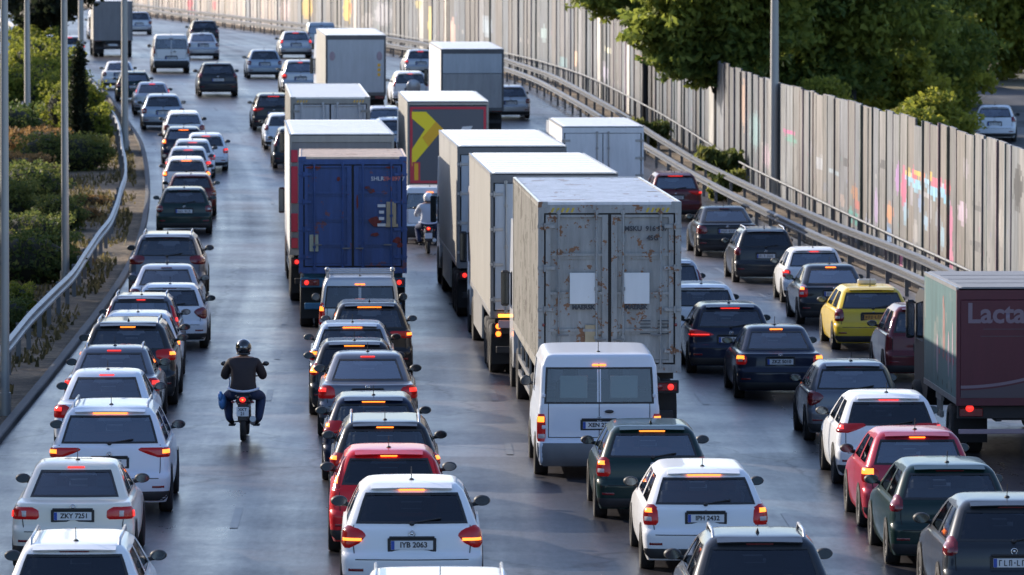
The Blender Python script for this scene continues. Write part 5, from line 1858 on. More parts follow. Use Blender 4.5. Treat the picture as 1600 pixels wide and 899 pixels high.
# leafy weeds at the foot of the wall
tree_kind('weed', 8, 1.0, .15, 1.3, 8, 2600, .15, 'leaf_hedge', .8, .03, (.1, .8))
for u, v, s, lb in [(1205, 262, .9, 'green shrub growing at the fence foot beside the lone lamp post'), (1010, 205, .8, 'dark green shrub at the fence foot below the thin trunk'),
                    (1135, 285, .7, 'low shrub between the guard rails and the second trunk'), (1235, 250, .55, 'small shrub leaning on the fence right of the lamp post')]:
    x, y = ground_at(u, v + 30)
    x = min(WA(y) - .8, x)
    tree('weed', x, y, s, v * .1, lb, name='shrub', cat='shrub', group='shrubs at the fence foot', sz=s * 1.5)

# hedges and bushes of the median
HG = {}


def hedge_kind(key, seed, rx, ry, rz, leaf, n, size, tone):
    rg = random.Random(seed)
    bl = [((0, 0, rz * .9), (rx, ry, rz), tone)]
    for k in range(7):
        a = rg.uniform(0, 6.28); q = rg.uniform(.3, .75)
        bl.append(((rx * q * math.cos(a), ry * q * math.sin(a), rz * rg.uniform(.7, 1.3)), (rx * .45, ry * .45, rz * .5), min(1, max(0, tone + rg.uniform(-.3, .35)))))
    core = MB(); core.ell((0, 0, rz * .85), (rx * .86, ry * .86, rz * .86), 14, 10)
    HG[key] = (leaf_mesh('foliage', bl, n, size, seed, M[leaf], .86), core.mesh('twigs', [M['hedge_core']]))


hedge_kind('dome', 41, 1.1, 1.3, .85, 'leaf_hedge', 7000, .085, .35)
hedge_kind('long', 42, 1.5, 2.6, .9, 'leaf_hedge', 9000, .09, .3)
hedge_kind('tall', 43, 1.2, 1.5, 1.3, 'leaf_yellow', 8000, .11, .35)
hedge_kind('dry', 44, 1.3, 1.8, .55, 'leaf_dry', 5000, .10, .5)
hedge_kind('dark', 45, 1.3, 1.8, 1.0, 'leaf_hedge', 7000, .10, .05)


def hedge(key, u, v, s, rz, label, sz=None):
    x, y = ground_at(u, v)
    x = min(x, LE(y) - 1.35 - 1.15 * s)
    s *= .84
    root = empty('hedge' if key in ('dome', 'long') else 'bush', (x, y, gz(x, y))); root.rotation_euler = (0, 0, rz); root.scale = (s, s, sz or s)
    tag(root, label, 'bush', 'bushes of the planted median')
    mobj('foliage', HG[key][0], root); mobj('twigs', HG[key][1], root)


for a in [
    ('dome', 92, 362, .82, .2, 'clipped dome hedge with sunlit rim, just left of the third lamp post'),
    ('long', 50, 395, .80, .5, 'broad clipped hedge in front of the sunlit dome'),
    ('dark', 45, 445, .85, 1.0, 'dark low bush at the left edge below the clipped hedges'),
    ('long', 46, 318, .95, .1, 'long clipped hedge with a flat golden top above the dome'),
    ('dome', 70, 268, 1.0, 1.3, 'round hedge behind the long golden topped one'),
    ('dome', 165, 268, 1.0, 2.0, 'olive bush beside the rail right under the fifth lamp post'),
    ('tall', 158, 236, .9, .7, 'yellow green bush against the rail behind the fifth lamp post'),
    ('tall', 168, 205, 1.0, 1.7, 'tall loose yellow green bush left of the fifth lamp post'),
    ('tall', 150, 182, .95, .2, 'yellow green bush next to the dark cypress'),
    ('dry', 62, 240, 1.1, .3, 'brownish dry bush with orange leaves in the middle of the median'),
    ('dry', 25, 280, 1.0, .9, 'dry orange bush at the left edge'),
    ('tall', 70, 172, 1.1, 2.6, 'light green bush left of the third lamp post, upper part of the median'),
    ('tall', 100, 152, 1.1, .9, 'pale green bush between the third lamp post and the cypress'),
    ('tall', 55, 140, 1.2, 3.0, 'bright green bush under the second lamp post'),
    ('tall', 22, 190, 1.1, 1.2, 'dark green loose bush near the zigzag far rail'),
    ('dark', 14, 232, 1.1, .2, 'dark bush at the far left edge behind the first lamp post'),
    ('dome', 12, 345, .95, .7, 'round hedge half hidden by the first lamp post'),
    ('tall', 82, 118, 1.2, .5, 'sunlit hedge at the top of the median beside the other carriageway'),
    ('tall', 20, 500, .42, .5, 'yellow flowering weed patch by the first lamp post'),
    ('dark', 60, 520, .5, .1, 'low dark weeds behind the bent guard rail'),
    ('dry', 128, 345, .45, .1, 'small dry tuft between the dome hedge and the rail'),
    ('dry', 110, 420, .5, 2.1, 'dry orange tuft at the foot of the third lamp post'),
    ('dry', 140, 322, .4, 1.5, 'reddish dry tuft beside the guard rail'),
]: hedge(*a)

# weeds, dry grass and litter over the soil of the median
rg_ = np.random.default_rng(5)
nw = 60000
yy_ = 80 + 250 * rg_.random(nw) ** 1.3
xx_ = np.array([OR(y) + .6 + (LE(y) - .5 - OR(y) - .6) * t for y, t in zip(yy_, rg_.random(nw))])
cl = np.sin(xx_ * 1.9 + yy_ * .31) + np.sin(yy_ * .47 - xx_ * .8) + rg_.normal(size=nw) * .6
kp = cl > -.1; xx_, yy_ = xx_[kp], yy_[kp]; n_ = len(xx_)
zz_ = np.array([gz(x, y) for x, y in zip(xx_, yy_)]) + .05
h_ = .05 + .17 * rg_.random(n_); a_ = rg_.random(n_) * 6.283; wd = .02 + .03 * rg_.random(n_)
dx_, dy_ = np.cos(a_), np.sin(a_)
V_ = np.stack([np.stack([xx_ - dx_ * wd, yy_ - dy_ * wd, zz_], 1), np.stack([xx_ + dx_ * wd, yy_ + dy_ * wd, zz_], 1),
               np.stack([xx_ + dx_ * wd * .6 + dy_ * h_ * .4, yy_ + dy_ * wd * .6, zz_ + h_], 1), np.stack([xx_ - dx_ * wd * .6 + dy_ * h_ * .4, yy_ - dy_ * wd * .6, zz_ + h_ * .9], 1)], 1).reshape(-1, 3)
gm_ = bpy.data.meshes.new('weeds'); gm_.vertices.add(4 * n_); gm_.vertices.foreach_set('co', V_.ravel().astype('f'))
gm_.loops.add(4 * n_); gm_.loops.foreach_set('vertex_index', np.arange(4 * n_, dtype='i')); gm_.polygons.add(n_)
gm_.polygons.foreach_set('loop_start', np.arange(0, 4 * n_, 4, dtype='i')); gm_.polygons.foreach_set('loop_total', np.full(n_, 4, 'i')); gm_.update(); gm_.validate()
at_ = gm_.attributes.new('leaf', 'FLOAT', 'FACE'); at_.data.foreach_set('value', rg_.random(n_).astype('f')); gm_.materials.append(M['leaf_weed'])
tag(link(bpy.data.objects.new('weeds', gm_)), 'dry weeds and grass covering the soil of the median', 'weeds', kind='stuff')

# cypress and the dark tree at the upper left
x, y = ground_at(124, 240)
root = empty('cypress_tree', (x, y, gz(x, y))); tag(root, 'slim dark cypress between the third and fifth lamp posts', 'tree')
bl = [((rnd.uniform(-.1, .1), rnd.uniform(-.1, .1), .6 + k * .32), (.42 - .02 * k, .42 - .02 * k, .5), .3) for k in range(11)]
link(bpy.data.objects.new('crown', leaf_mesh('crown', bl, 7000, .09, 61, M['leaf_cypress'], .3)), root)
t_ = MB(); t_.tube([(0, 0, -.1), (0, 0, 3.6)], [.1, .03], 8); t_.obj('trunk', M['bark_dark'], root)
tree_kind('sparse', 9, 3.0, 2.6, 7.5, 20, 8000, .22, 'leaf_cypress', 6.5, .26, (.1, .9))
x, y = ground_at(92, 116)
root = tree('sparse', x, y, 1.0, .4, 'dark leafy tree with thick trunk, top left, beside the third lamp post', group='trees on the left of the road')
x, y = ground_at(60, 82)
tree('sparse', x - 1, y, 1.0, 2.4, 'dark tree at the top left between the first and third lamp posts', group='trees on the left of the road')
# unseen pines added beyond the other carriageway to shade the left lanes
ORD = ['nearest', 'second', 'third', 'fourth', 'fifth', 'sixth', 'seventh', 'eighth', 'ninth', 'tenth', 'eleventh', 'twelfth', 'thirteenth']
for k, (yy, dx, key, s) in enumerate([(72, -15, 'pine_b', 1.48), (84, -16, 'pine_a', 1.59), (96, -15, 'pine_b', 1.46), (108, -16, 'pine_b', 1.50), (120, -15, 'pine_a', 1.59), (132, -16, 'pine_b', 1.46), (144, -15, 'pine_b', 1.48),
                         (157, -15, 'pine_b', 1.43), (171, -16, 'pine_b', 1.46), (196, -15, 'pine_a', 1.50), (222, -16, 'pine_b', 1.20), (262, -15, 'pine_b', 1.38)]):
    x = OR(yy) + dx
    tree(key, x, yy, s, yy, '%s unseen pine added beyond the opposite carriageway to shade the left lanes' % ORD[k], name='pine_tree', group='unseen pines added for shade beyond the opposite carriageway')

# ------------------------------------------------------------------ people and motorcycles
M['jacket'] = simple('dark_brown_jacket', (.022, .014, .016), .75, var=.3, vs=6)
M['jeans'] = simple('dark_navy_trousers', (.018, .032, .085), .85, var=.3, vs=6)
M['skin'] = simple('skin', (.36, .20, .14), .55)
M['shirt'] = simple('white_shirt_hem', (.55, .58, .68), .8)
M['shoe'] = simple('dark_shoes', (.015, .014, .014), .6)
M['helmet'] = simple('black_helmet', (.012, .013, .015), .15, coat=1)
M['helmet_white'] = simple('white_helmet', (.70, .72, .74), .2, coat=1)
M['reflect'] = simple('pale_reflective_patch', (.45, .48, .5), .3)
M['bag'] = simple('blue_plastic_bag', (.08, .22, .48), .35, var=.3, vs=9)
M['moto_black'] = simple('moto_black_panels', (.014, .013, .015), .35, coat=.4)
M['moto_white'] = paint('scooter_white', (.66, .68, .70))
M['jacket_white'] = simple('pale_jacket', (.45, .48, .52), .8)
M['jacket_teal'] = simple('teal_jacket', (.05, .22, .24), .8)


def skin_body(joints, edges, root_i, zone, mats):
    """one continuous body grown round a skeleton: joints [(x, y, z, r)]; zone(x,y,z) gives the material index"""
    me = bpy.data.meshes.new('skeleton')
    me.from_pydata([j[:3] for j in joints], edges, [])
    o = bpy.data.objects.new('skeleton', me); COL.objects.link(o)
    sm = o.modifiers.new('s', 'SKIN'); sm.use_smooth_shade = True; sm.branch_smoothing = .4
    sub = o.modifiers.new('u', 'SUBSURF'); sub.levels = 2; sub.render_levels = 2
    if not me.skin_vertices: me.skin_vertices.new(name='')
    sv = me.skin_vertices[0].data
    for i, j in enumerate(joints):
        rr = j[3] if isinstance(j[3], tuple) else (j[3], j[3])
        sv[i].radius = rr; sv[i].use_root = (i == root_i)
    bpy.context.view_layer.update()
    dg = bpy.context.evaluated_depsgraph_get()
    bm_ = bpy.data.meshes.new_from_object(o.evaluated_get(dg))
    bpy.data.objects.remove(o)
    bm_.materials.clear()
    for m in mats: bm_.materials.append(m)
    for p in bm_.polygons:
        p.material_index = zone(*p.center); p.use_smooth = True
    bm_.name = 'person_body'
    return bm_


def rider(root_loc, rz, label, jacket, trousers, helmet, group=None, sc=1.0):
    """seated on a motorcycle; +Y ahead, feet on the pegs"""
    J = []; E = []

    def add(x, y, z, r, p=None):
        J.append((x, y, z, r)); i = len(J) - 1
        if p is not None: E.append((p, i))
        return i
    pel = add(0, .0, .86, (.20, .15))
    ab = add(0, .03, 1.00, (.245, .17), pel)
    ch = add(0, .08, 1.18, (.265, .18), ab)
    up = add(0, .12, 1.33, (.215, .14), ch)
    nk = add(0, .14, 1.46, .058, up)
    hd = add(0, .17, 1.54, .07, nk)
    for s in (-1, 1):
        sh = add(s * .225, .13, 1.35, .105, up)
        el = add(s * .335, .24, 1.10, .085, sh)
        wr = add(s * .29, .50, 1.08, .036, el)
        pa = add(s * .30, .575, 1.085, .038, wr)
        for k, (dx, dl) in enumerate(((-.028, .05), (-.009, .056), (.011, .053), (.029, .042))):
            f1 = add(s * .30 + dx, .625, 1.10, .010, pa)
            f2 = add(s * .30 + dx, .655, 1.075, .009, f1)
            add(s * .30 + dx, .64, 1.075 - dl * .8, .008, f2)
        t1 = add(s * .262, .60, 1.065, .011, pa); add(s * .268, .635, 1.035, .009, t1)
        hp = add(s * .14, .03, .82, .13, pel)
        kn = add(s * .29, .46, .74, .105, hp)
        an = add(s * .255, .24, .36, .068, kn)
        ft = add(s * .205, .30, .30, .045, an)
        add(s * .21, .44, .295, .038, ft)

    def zone(x, y, z):
        if z > 1.43: return 2
        if y > .52 and z > 1.0 and abs(x) > .2: return 2
        if z < .335: return 3
        if z > .90 - max(0, y) * .1 and not (abs(x) > .1 and z < .88 and y > .1): return 0
        return 1
    me = skin_body(J, E, 0, zone, [M[jacket], M[trousers], M['skin'], M['shoe']])
    root = empty('person', root_loc, rz, sc)
    tag(root, label, 'person', group)
    link(bpy.data.objects.new('body', me), root)
    h = MB(); h.ell((0, .16, 1.60), (.137, .16, .148), 20, 14)
    ho = h.obj('helmet', M[helmet], root)
    b = MB(); b.tube([(-.105, .10, 1.50), (-.07, .035, 1.495), (.07, .035, 1.495), (.105, .10, 1.50)], .018, 6); b.obj('helmet_rim', M['moto_black'], ho)
    b = MB(); b.bbox(-.055, .055, .005, .02, 1.60, 1.632, .006); b.obj('reflective_patch', M['reflect'], ho)
    b = MB()
    vs = []; fs = []
    for i in range(9):
        a = math.pi * (.2 + .6 * i / 8)
        for z, q in ((1.53, 1.0), (1.62, 1.02)): vs.append((.118 * math.cos(a) * q, .16 + .148 * math.sin(a) * q, z))
    for i in range(8): fs.append((2 * i, 2 * i + 2, 2 * i + 3, 2 * i + 1))
    b.add(vs, fs, 0, True); b.obj('visor', M['glass_dark'], ho)
    f = MB(); f.ell((0, .262, 1.545), (.018, .025, .03), 8, 6); f.ell((-.035, .258, 1.58), (.014, .01, .009), 8, 6); f.ell((.035, .258, 1.58), (.014, .01, .009), 8, 6)
    f.obj('face', M['skin'], root)
    # shirt hem showing below the jacket
    hm = MB(); pts = []
    for i in range(17):
        a = math.pi * 2 * i / 16
        pts.append((.26 * math.cos(a), .012 + .20 * math.sin(a), .885 + .02 * math.cos(2 * a)))
    hm.tube(pts, .022, 6, cap=False); hm.obj('shirt_hem', M['shirt'], root)
    return root


def motorcycle(loc, rz, label, col='moto_black', scooter=False, group=None, sc=1.0, text='XKT 21'):
    root = empty('motorcycle', loc, rz, sc); tag(root, label, 'motorcycle', group)
    r = .29 if not scooter else .23
    tm, rm = get_wheel(r, .10)
    for y in (-.05, 1.22):
        w = mobj('wheel', tm, root, M['tyre']); w.location = (0, y, r); mobj('rim', rm, w, M['rim'])
    f = MB()
    f.tube([(0, .0, r), (-.09, .12, .42), (-.09, .55, .40)], .022, 6); f.tube([(0, .0, r), (.09, .12, .42), (.09, .55, .40)], .022, 6)
    f.tube([(0, .45, .42), (0, .95, .62), (0, 1.02, .95)], .035, 8); f.bbox(-.10, .10, .35, .75, .26, .52, .03)
    f.obj('frame', M['chassis'], root)
    fk = MB(); fk.tube([(-.07, 1.22, r), (-.06, 1.02, .92)], .02, 6); fk.tube([(.07, 1.22, r), (.06, 1.02, .92)], .02, 6); fk.bbox(-.09, .09, 1.0, 1.06, .86, .94, .02); fk.obj('fork', M['steel'], root)
    tb = MB()
    vs = []; fs = []
    st = [(-.28, .72, .05, .03), (-.20, .70, .10, .07), (.05, .68, .14, .10), (.40, .66, .15, .10), (.62, .62, .12, .12), (.85, .66, .10, .13), (1.0, .80, .09, .1)]
    for (y, z, hx, hz) in st:
        for k in range(10):
            a = 2 * math.pi * k / 10; vs.append((hx * math.cos(a), y, z + hz * math.sin(a)))
    for i in range(len(st) - 1):
        for k in range(10): fs.append((i * 10 + k, i * 10 + (k + 1) % 10, (i + 1) * 10 + (k + 1) % 10, (i + 1) * 10 + k))
    fs += [tuple(range(10))[::-1], tuple(60 + k for k in range(10))]
    tb.add(vs, fs, 0, True); tb.obj('bodywork', M[col], root)
    s = MB(); s.bbox(-.14, .14, -.22, .50, .74, .82, .04); s.obj('seat', M['moto_black'], root)
    t = MB(); t.bbox(-.10, .10, -.33, -.24, .66, .80, .03); to = t.obj('tail_unit', M['moto_black'], root)
    t = MB(); t.ell((0, -.335, .735), (.055, .03, .045), 12, 8); t.obj('brake_lamp', M['brake'], to)
    t = MB(); t.ell((0, -.352, .735), (.022, .016, .02), 10, 8); t.obj('lamp_bulb', M['brake_hot'], to)
    for s_ in (-1, 1):
        t = MB(); t.tube([(s_ * .05, -.28, .70), (s_ * .15, -.28, .69)], .008, 5); t.ell((s_ * .17, -.28, .69), (.03, .025, .022), 8, 6); t.obj('indicator', M['orange'] if False else M['lens'], to)
    p = MB(); p.bbox(-.105, .105, -.36, -.35, .45, .61, .004); po = p.obj('number_plate', M['plate'], root)
    if text:
        a_, b_ = text.split(' ')
        writing(po, a_, .075, 'ink', (0, -.3615, .565), .002, name='plate_lettering'); writing(po, b_, .075, 'ink', (0, -.3615, .493), .002, name='plate_lettering')
    mg = MB(); mg.bbox(-.085, .085, -.345, -.30, .36, .68, .02); mg.obj('rear_mudguard', M['moto_black'], root)
    ex = MB(); ex.tube([(.10, .45, .30), (.15, .2, .30), (.17, -.25, .40)], [.025, .05, .055], 10); ex.obj('exhaust', M['steel'], root)
    for s_ in (-1, 1):
        e = MB(); e.tube([(s_ * .02, .52, .30), (s_ * .22, .50, .28)], .014, 6); e.bbox(s_ * .21 - .06, s_ * .21 + .06, .22, .48, .235, .265, .01); e.obj('foot_peg', M['chassis'], root)
    hb = MB(); hb.tube([(-.36, .60, 1.06), (-.22, .68, 1.07), (0, .92, 1.02), (.22, .68, 1.07), (.36, .60, 1.06)], .016, 6); ho = hb.obj('handlebar', M['moto_black'], root)
    for s_ in (-1, 1):
        e = MB(); e.tube([(s_ * .24, .68, 1.08), (s_ * .33, .70, 1.24)], .008, 5); e.ell((s_ * .36, .70, 1.28), (.06, .025, .042), 10, 8); e.obj('mirror', M['moto_black'], ho)
    hl = MB(); hl.ell((0, 1.12, .92), (.09, .07, .10), 10, 8); hl.obj('headlight', M['headlamp'], root)
    return root


def place(u, v, dv=0.0):
    x, y = ground_at(u, v)
    return x, y, gz(x, y) + .03


x, y, z = place(379, 693)
rz = -math.atan(heading(y)) * .2
motorcycle((x, y, z), rz, 'black motorcycle with lit red tail lamp riding alone in the open left lane')
rider((x, y - .03, z), rz, 'person in dark brown jacket and black helmet riding the lone motorcycle', 'jacket', 'jeans', 'helmet')
bg = MB(); bg.ell((-.37, .16, .66), (.07, .11, .14), 12, 8); bg.ell((-.40, .10, .76), (.045, .07, .09), 10, 8); bg.tube([(-.27, .2, .82), (-.25, .40, 1.0), (-.28, .56, 1.06)], .012, 5)
b_ = bg.obj('plastic_bag', M['bag']); b_.location = (x, y, z); tag(b_, 'crumpled blue plastic bag hanging at the left knee of the lone rider', 'bag')

for (u, v, lb, lr, jk, hl, col, cl) in [
    (669, 398, 'white scooter between the blue container truck and the long trailers, tail lamp lit', 'person in a pale jacket and white helmet on the white scooter', 'jacket_white', 'helmet_white', 'moto_white', True)]:
    x, y, z = place(u, v)
    rz = -math.atan(heading(y))
    motorcycle((x, y, z), rz, lb, col, cl, text=None)
    rider((x, y - .03, z), rz, lr, jk, 'jeans', hl)

# ------------------------------------------------------------------ the queue of cars
# (u, v of the rear tyre contact, width in the photo, type, paint, tail light, options, glass, lit, plate text, label)
LC = 'cars queueing in the leftmost lane'
MC = 'cars queueing in the middle lane'
RC = 'cars queueing in the right lanes'
FC = 'cars far up the road'
CARS = [
    # leftmost queue, from near to far
    (110, 1056, 228, 'wagon', 'white', 'hatch', ('rails',), 'glass_dark', 'off', None, 'white estate car with roof rails cut by the bottom left corner', LC),
    (110, 902, 192, 'corolla', 'cream', 'oval', (), 'glass', 'red', 'ZKY 7251', 'cream white saloon with oval red lights, second car in the leftmost queue', LC),
    (168, 812, 190, 'suv', 'white2', 'wedge', ('rails',), 'glass', 'hot', 'IPT 3045', 'white sport utility car with wide wedge lights lit orange, third in the leftmost queue', LC),
    (160, 722, 158, 'sedan', 'white2', 'sedan', (), 'glass', 'red', None, 'pale saloon right in front of the white sport utility car, left side lamp lit', LC),
    (172, 676, 150, 'sedan', 'grey', 'sedan', ('rails',), 'glass', 'red', None, 'grey saloon with pale roof frame, fifth in the leftmost queue', LC),
    (197, 640, 152, 'estate', 'dark_grey', 'suv', ('rails', 'fin'), 'glass', 'hot', None, 'dark grey crossover with pale roof rails and a lit orange right lamp', LC),
    (212, 606, 134, 'golf', 'white2', 'golf', (), 'glass', 'hot', None, 'white hatchback seen mostly as roof, just ahead of the dark grey crossover', LC),
    (218, 580, 126, 'mpv', 'grey', 'tall', ('rails',), 'glass', 'red', None, 'grey people carrier with a red lit right lamp beside the pale blue hatchback', LC),
    (263, 549, 118, 'hatch', 'white2', 'claw', (), 'glass', 'off', None, 'pale blue white hatchback half a lane right of the queue, slanted red lamp', LC),
    (257, 516, 116, 'sedan', 'silver', 'sedan', (), 'glass', 'off', None, 'silver saloon between the pale blue hatchback and the grey estate with rails', LC),
    (260, 473, 120, 'estate', 'grey', 'suv', ('rails', 'fin'), 'glass', 'off', None, 'dark grey estate with silver roof rails and broad unlit red lamps', LC),
    (287, 368, 86, 'golf', 'green', 'golf', (), 'glass', 'off', None, 'dark green hatchback alone behind a gap in the leftmost queue', LC),
    (298, 340, 78, 'golf', 'maroon', 'golf', (), 'glass', 'off', None, 'dark maroon hatchback peeping out right of the dark green one', LC),
    (291, 312, 72, 'wagon', 'white', 'round', (), 'glass', 'hot', None, 'white car with two orange round lamps ahead of the maroon hatchback', LC),
    (294, 293, 70, 'hatch', 'white', 'hatch', (), 'glass', 'red', None, 'second white car of the tight white row, lit red top lamp', LC),
    (301, 280, 68, 'hatch', 'white', 'golf', (), 'glass', 'red', None, 'third white car of the tight white row, red right lamp visible', LC),
    (322, 269, 66, 'hatch', 'white2', 'golf', (), 'glass', 'red', None, 'white hatchback sticking out to the right of the tight white row', LC),
    (287, 258, 66, 'golf', 'navy', 'round', (), 'glass', 'hot', None, 'dark blue car with one orange lamp on its left, ahead of the white row', LC),
    (288, 232, 56, 'wagon', 'white', 'hatch', (), 'glass', 'off', None, 'small white car with arched roof in front of the dark blue one', LC),
    (255, 205, 66, 'golf', 'blue_silver', 'golf', (), 'glass', 'off', None, 'grey blue hatchback near the fifth lamp post', LC),
    (239, 181, 60, 'sedan', 'silver', 'tall', (), 'glass', 'red', None, 'silver saloon with an orange red left lamp ahead of the grey blue hatchback', LC),
    (210, 160, 54, 'golf', 'green', 'golf', ('rails',), 'glass', 'off', None, 'dark green car with white roof edge partly behind the fifth lamp post', LC),
    (187, 141, 50, 'sedan', 'white', 'golf', (), 'glass', 'off', None, 'white saloon at the far end of the left queue', LC),
    # far road
    (341, 152, 62, 'hatch', 'dark_grey', 'round', (), 'glass', 'off', None, 'black hatchback driving alone in the open lane near the top', FC),
    (268, 115, 57, 'smallvan', 'white', 'van', (), 'glass', 'off', None, 'small white van with twin rear doors and one bright window', FC),
    (318, 94, 50, 'sedan', 'silver', 'golf', (), 'glass', 'off', None, 'silver saloon right of the small white van', FC),
    (320, 71, 46, 'golf', 'black', 'golf', (), 'glass', 'off', None, 'black hatchback at the top, ahead of the silver saloon', FC),
    (414, 124, 54, 'golf', 'blue_silver', 'golf', (), 'glass', 'off', None, 'pale silver hatchback left of the tall grey box truck', FC),
    (463, 92, 50, 'hatch', 'silver', 'round', (), 'glass', 'red', None, 'silver rounded hatchback below the silver blue van at the top', FC),
    (503, 84, 46, 'smallvan', 'blue_silver', 'van', (), 'glass', 'off', None, 'silver blue van by the fence at the top of the road', FC),
    (470, 148, 58, 'mpv', 'silver', 'hatch', (), 'glass', 'red', None, 'silver car half hidden by the cream roofed container truck', FC),
    (218, 55, 40, 'mpv', 'silver', 'hatch', (), 'glass', 'off', None, 'silver people carrier right of the grey tarpaulin truck at the top left', FC),
    (428, 206, 62, 'suv', 'black', 'wedge', ('fin',), 'glass', 'red', None, 'black sport utility car beside the cream roofed container truck', FC),
    (446, 236, 66, 'hatch', 'white2', 'round', (), 'glass', 'off', None, 'white hatchback beside the white roofed truck, mostly hidden', FC),
    (462, 266, 70, 'mpv', 'dark_grey', 'tall', (), 'glass', 'off', None, 'dark people carrier hidden behind the white roofed truck', FC),
    (602, 222, 62, 'hatch', 'white2', 'golf', (), 'glass', 'off', None, 'white car seen between the two rows of trucks, farther one', FC),
    (616, 243, 66, 'hatch', 'blue_silver', 'golf', (), 'glass', 'off', None, 'pale blue car seen between the two rows of trucks, nearer one', FC),
    (658, 121, 50, 'hatch', 'silver', 'golf', (), 'glass', 'red', None, 'silver hatchback with a red lamp up beside the fence', FC),
    (642, 166, 58, 'mpv', 'white', 'tall', (), 'glass', 'red', None, 'silver white off-roader between two tall box trucks', FC),
    (798, 188, 62, 'hatch', 'silver', 'golf', (), 'glass', 'off', None, 'silver hatchback emerging right of the tall pale box truck', FC),
    # middle queue
    (643, 954, 222, 'hatch', 'white', 'claw', (), 'glass_dark', 'hot', 'IYB 2063', 'white hatchback with slanted lamps at the bottom of the middle queue', MC),
    (607, 876, 188, 'fiesta', 'red', 'tall', (), 'glass_dark', 'hot', None, 'bright red hatchback behind the white hatchback with slanted lamps', MC),
    (601, 818, 172, 'estate', 'black', 'suv', ('rails',), 'glass', 'hot', None, 'black estate with roof rails directly ahead of the red hatchback', MC),
    (583, 761, 160, 'golf', 'navy', 'suv', (), 'glass', 'hot', None, 'dark blue hatchback with pale roof, fourth of the middle queue', MC),
    (574, 690, 155, 'sedan', 'grey', 'sedan', (), 'glass', 'red', None, 'grey saloon with wide rear glass in the middle queue', MC),
    (553, 656, 140, 'golf', 'dark_grey', 'round', (), 'glass_dark', 'hot', None, 'dark car with white roof and a glowing orange left lamp', MC),
    (550, 622, 134, 'golf', 'blue_silver', 'golf', (), 'glass', 'hot', None, 'pale blue silver hatchback seen mostly as roof in the middle queue', MC),
    (577, 596, 128, 'suv', 'black', 'wedge', ('fin',), 'glass', 'hot', None, 'black crossover right behind the silver van with the roof rack', MC),
    (672, 384, 74, 'kangoo', 'white', 'van', (), 'glass', 'hot', None, 'white van seen under the arrow board truck, red left lamp', MC),
    # right side queues
    (1194, 1052, 236, 'hatch', 'dark_grey', 'hatch', ('fin', 'rails'), 'glass_dark', 'off', None, 'dark silver roofed hatchback cut by the bottom edge, right of centre', RC),
    (1105, 905, 197, 'octavia', 'white', 'octavia', (), 'glass', 'hot', 'IPH 2432', 'white liftback with red and clear lamps below the dark green hatchback', RC),
    (1022, 822, 178, 'golf', 'green', 'octavia', ('fin', 'lowplate'), 'glass', 'hot', None, 'dark green hatchback directly behind the white panel van', RC),
    (1590, 982, 222, 'hatch', 'dark_grey', 'round', (), 'glass_dark', 'off', None, 'dark grey hatchback cut by the bottom right corner', RC),
    (1492, 898, 194, 'golf', 'green', 'round', ('lowplate',), 'glass', 'off', None, 'dark green hatchback with one arm of sun on its left flank, near the bottom right', RC),
    (1440, 838, 178, 'fiesta', 'pinkred', 'hatch', (), 'glass', 'hot', None, 'raspberry red hatchback left of the dark green one at the lower right', RC),
    (1395, 768, 170, 'hatch', 'white', 'wedge', (), 'glass_dark', 'red', None, 'white hatchback just ahead of the raspberry red one', RC),
    (1338, 698, 148, 'hatch', 'grey', 'claw', (), 'glass', 'off', None, 'mid grey hatchback left of the maroon box truck', RC),
    (1221, 630, 136, 'sedan', 'navy', 'golf', (), 'glass', 'hot', 'ZKZ 5010', 'dark navy saloon with readable white plate in the middle of the right lanes', RC),
    (1144, 590, 132, 'golf', 'navy', 'strip', (), 'glass', 'red', None, 'dark navy hatchback with a thin curved red light strip', RC),
    (1100, 552, 122, 'wagon', 'white', 'hatch', (), 'glass', 'off', None, 'white hatchback peeping out right of the rusty grey container', RC),
    (1048, 515, 116, 'mpv', 'silver', 'tall', (), 'glass', 'off', None, 'silver roofed car mostly hidden by the rusty grey container', RC),
    (1367, 553, 122, 'octavia', 'taxi', 'octavia', (), 'glass', 'off', None, 'yellow taxi with a small roof sign and orange plate', RC),
    (1306, 512, 112, 'sedan', 'black', 'octavia', (), 'glass', 'hot', None, 'black saloon just ahead of the yellow taxi, left lamp orange', RC),
    (1275, 478, 100, 'fiesta', 'white', 'golf', (), 'glass', 'red', None, 'white hatchback with a bright red left lamp beside the guard rail', RC),
    (1198, 446, 96, 'estate', 'dark_grey', 'round', ('rails',), 'glass_dark', 'off', None, 'dark grey estate ahead and left of the white hatchback by the rail', RC),
    (1138, 405, 96, 'merc', 'black', 'sedan', ('lowplate2',), 'glass', 'off', None, 'black saloon with chrome bumper edge near the guard rail', RC),
    (1057, 346, 82, 'suv', 'maroon', 'wedge', ('fin',), 'glass', 'red', None, 'dark maroon car right of the white box trucks', RC),
    (1452, 602, 132, 'mpv', 'maroon', 'tall', (), 'glass', 'off', None, 'dark maroon car squeezed between the taxi and the maroon box truck', RC),
]
PLACED = []


def put(root, T, u, v, wpx, sink=0.0, W=None, name=''):
    x, y = ground_at(u, v)
    s = scale_at(y)
    k = 1.0
    if wpx: k = max(.92, min(1.10 if y < 180 else 1.14, wpx / s / (W or T['W'])))
    th = -math.atan(heading(y + 2.5))
    root.location = (x, y, gz(x, y) + .03)
    sl = (gz(x, y + 4) - gz(x, y)) / 4
    root.rotation_euler = (math.atan(sl), 0, th)
    root.scale = (k, k, k)
    L = (T['L'] if T else 14) * k
    PLACED.append((name, x, y, (W or T['W']) * k, L, th))


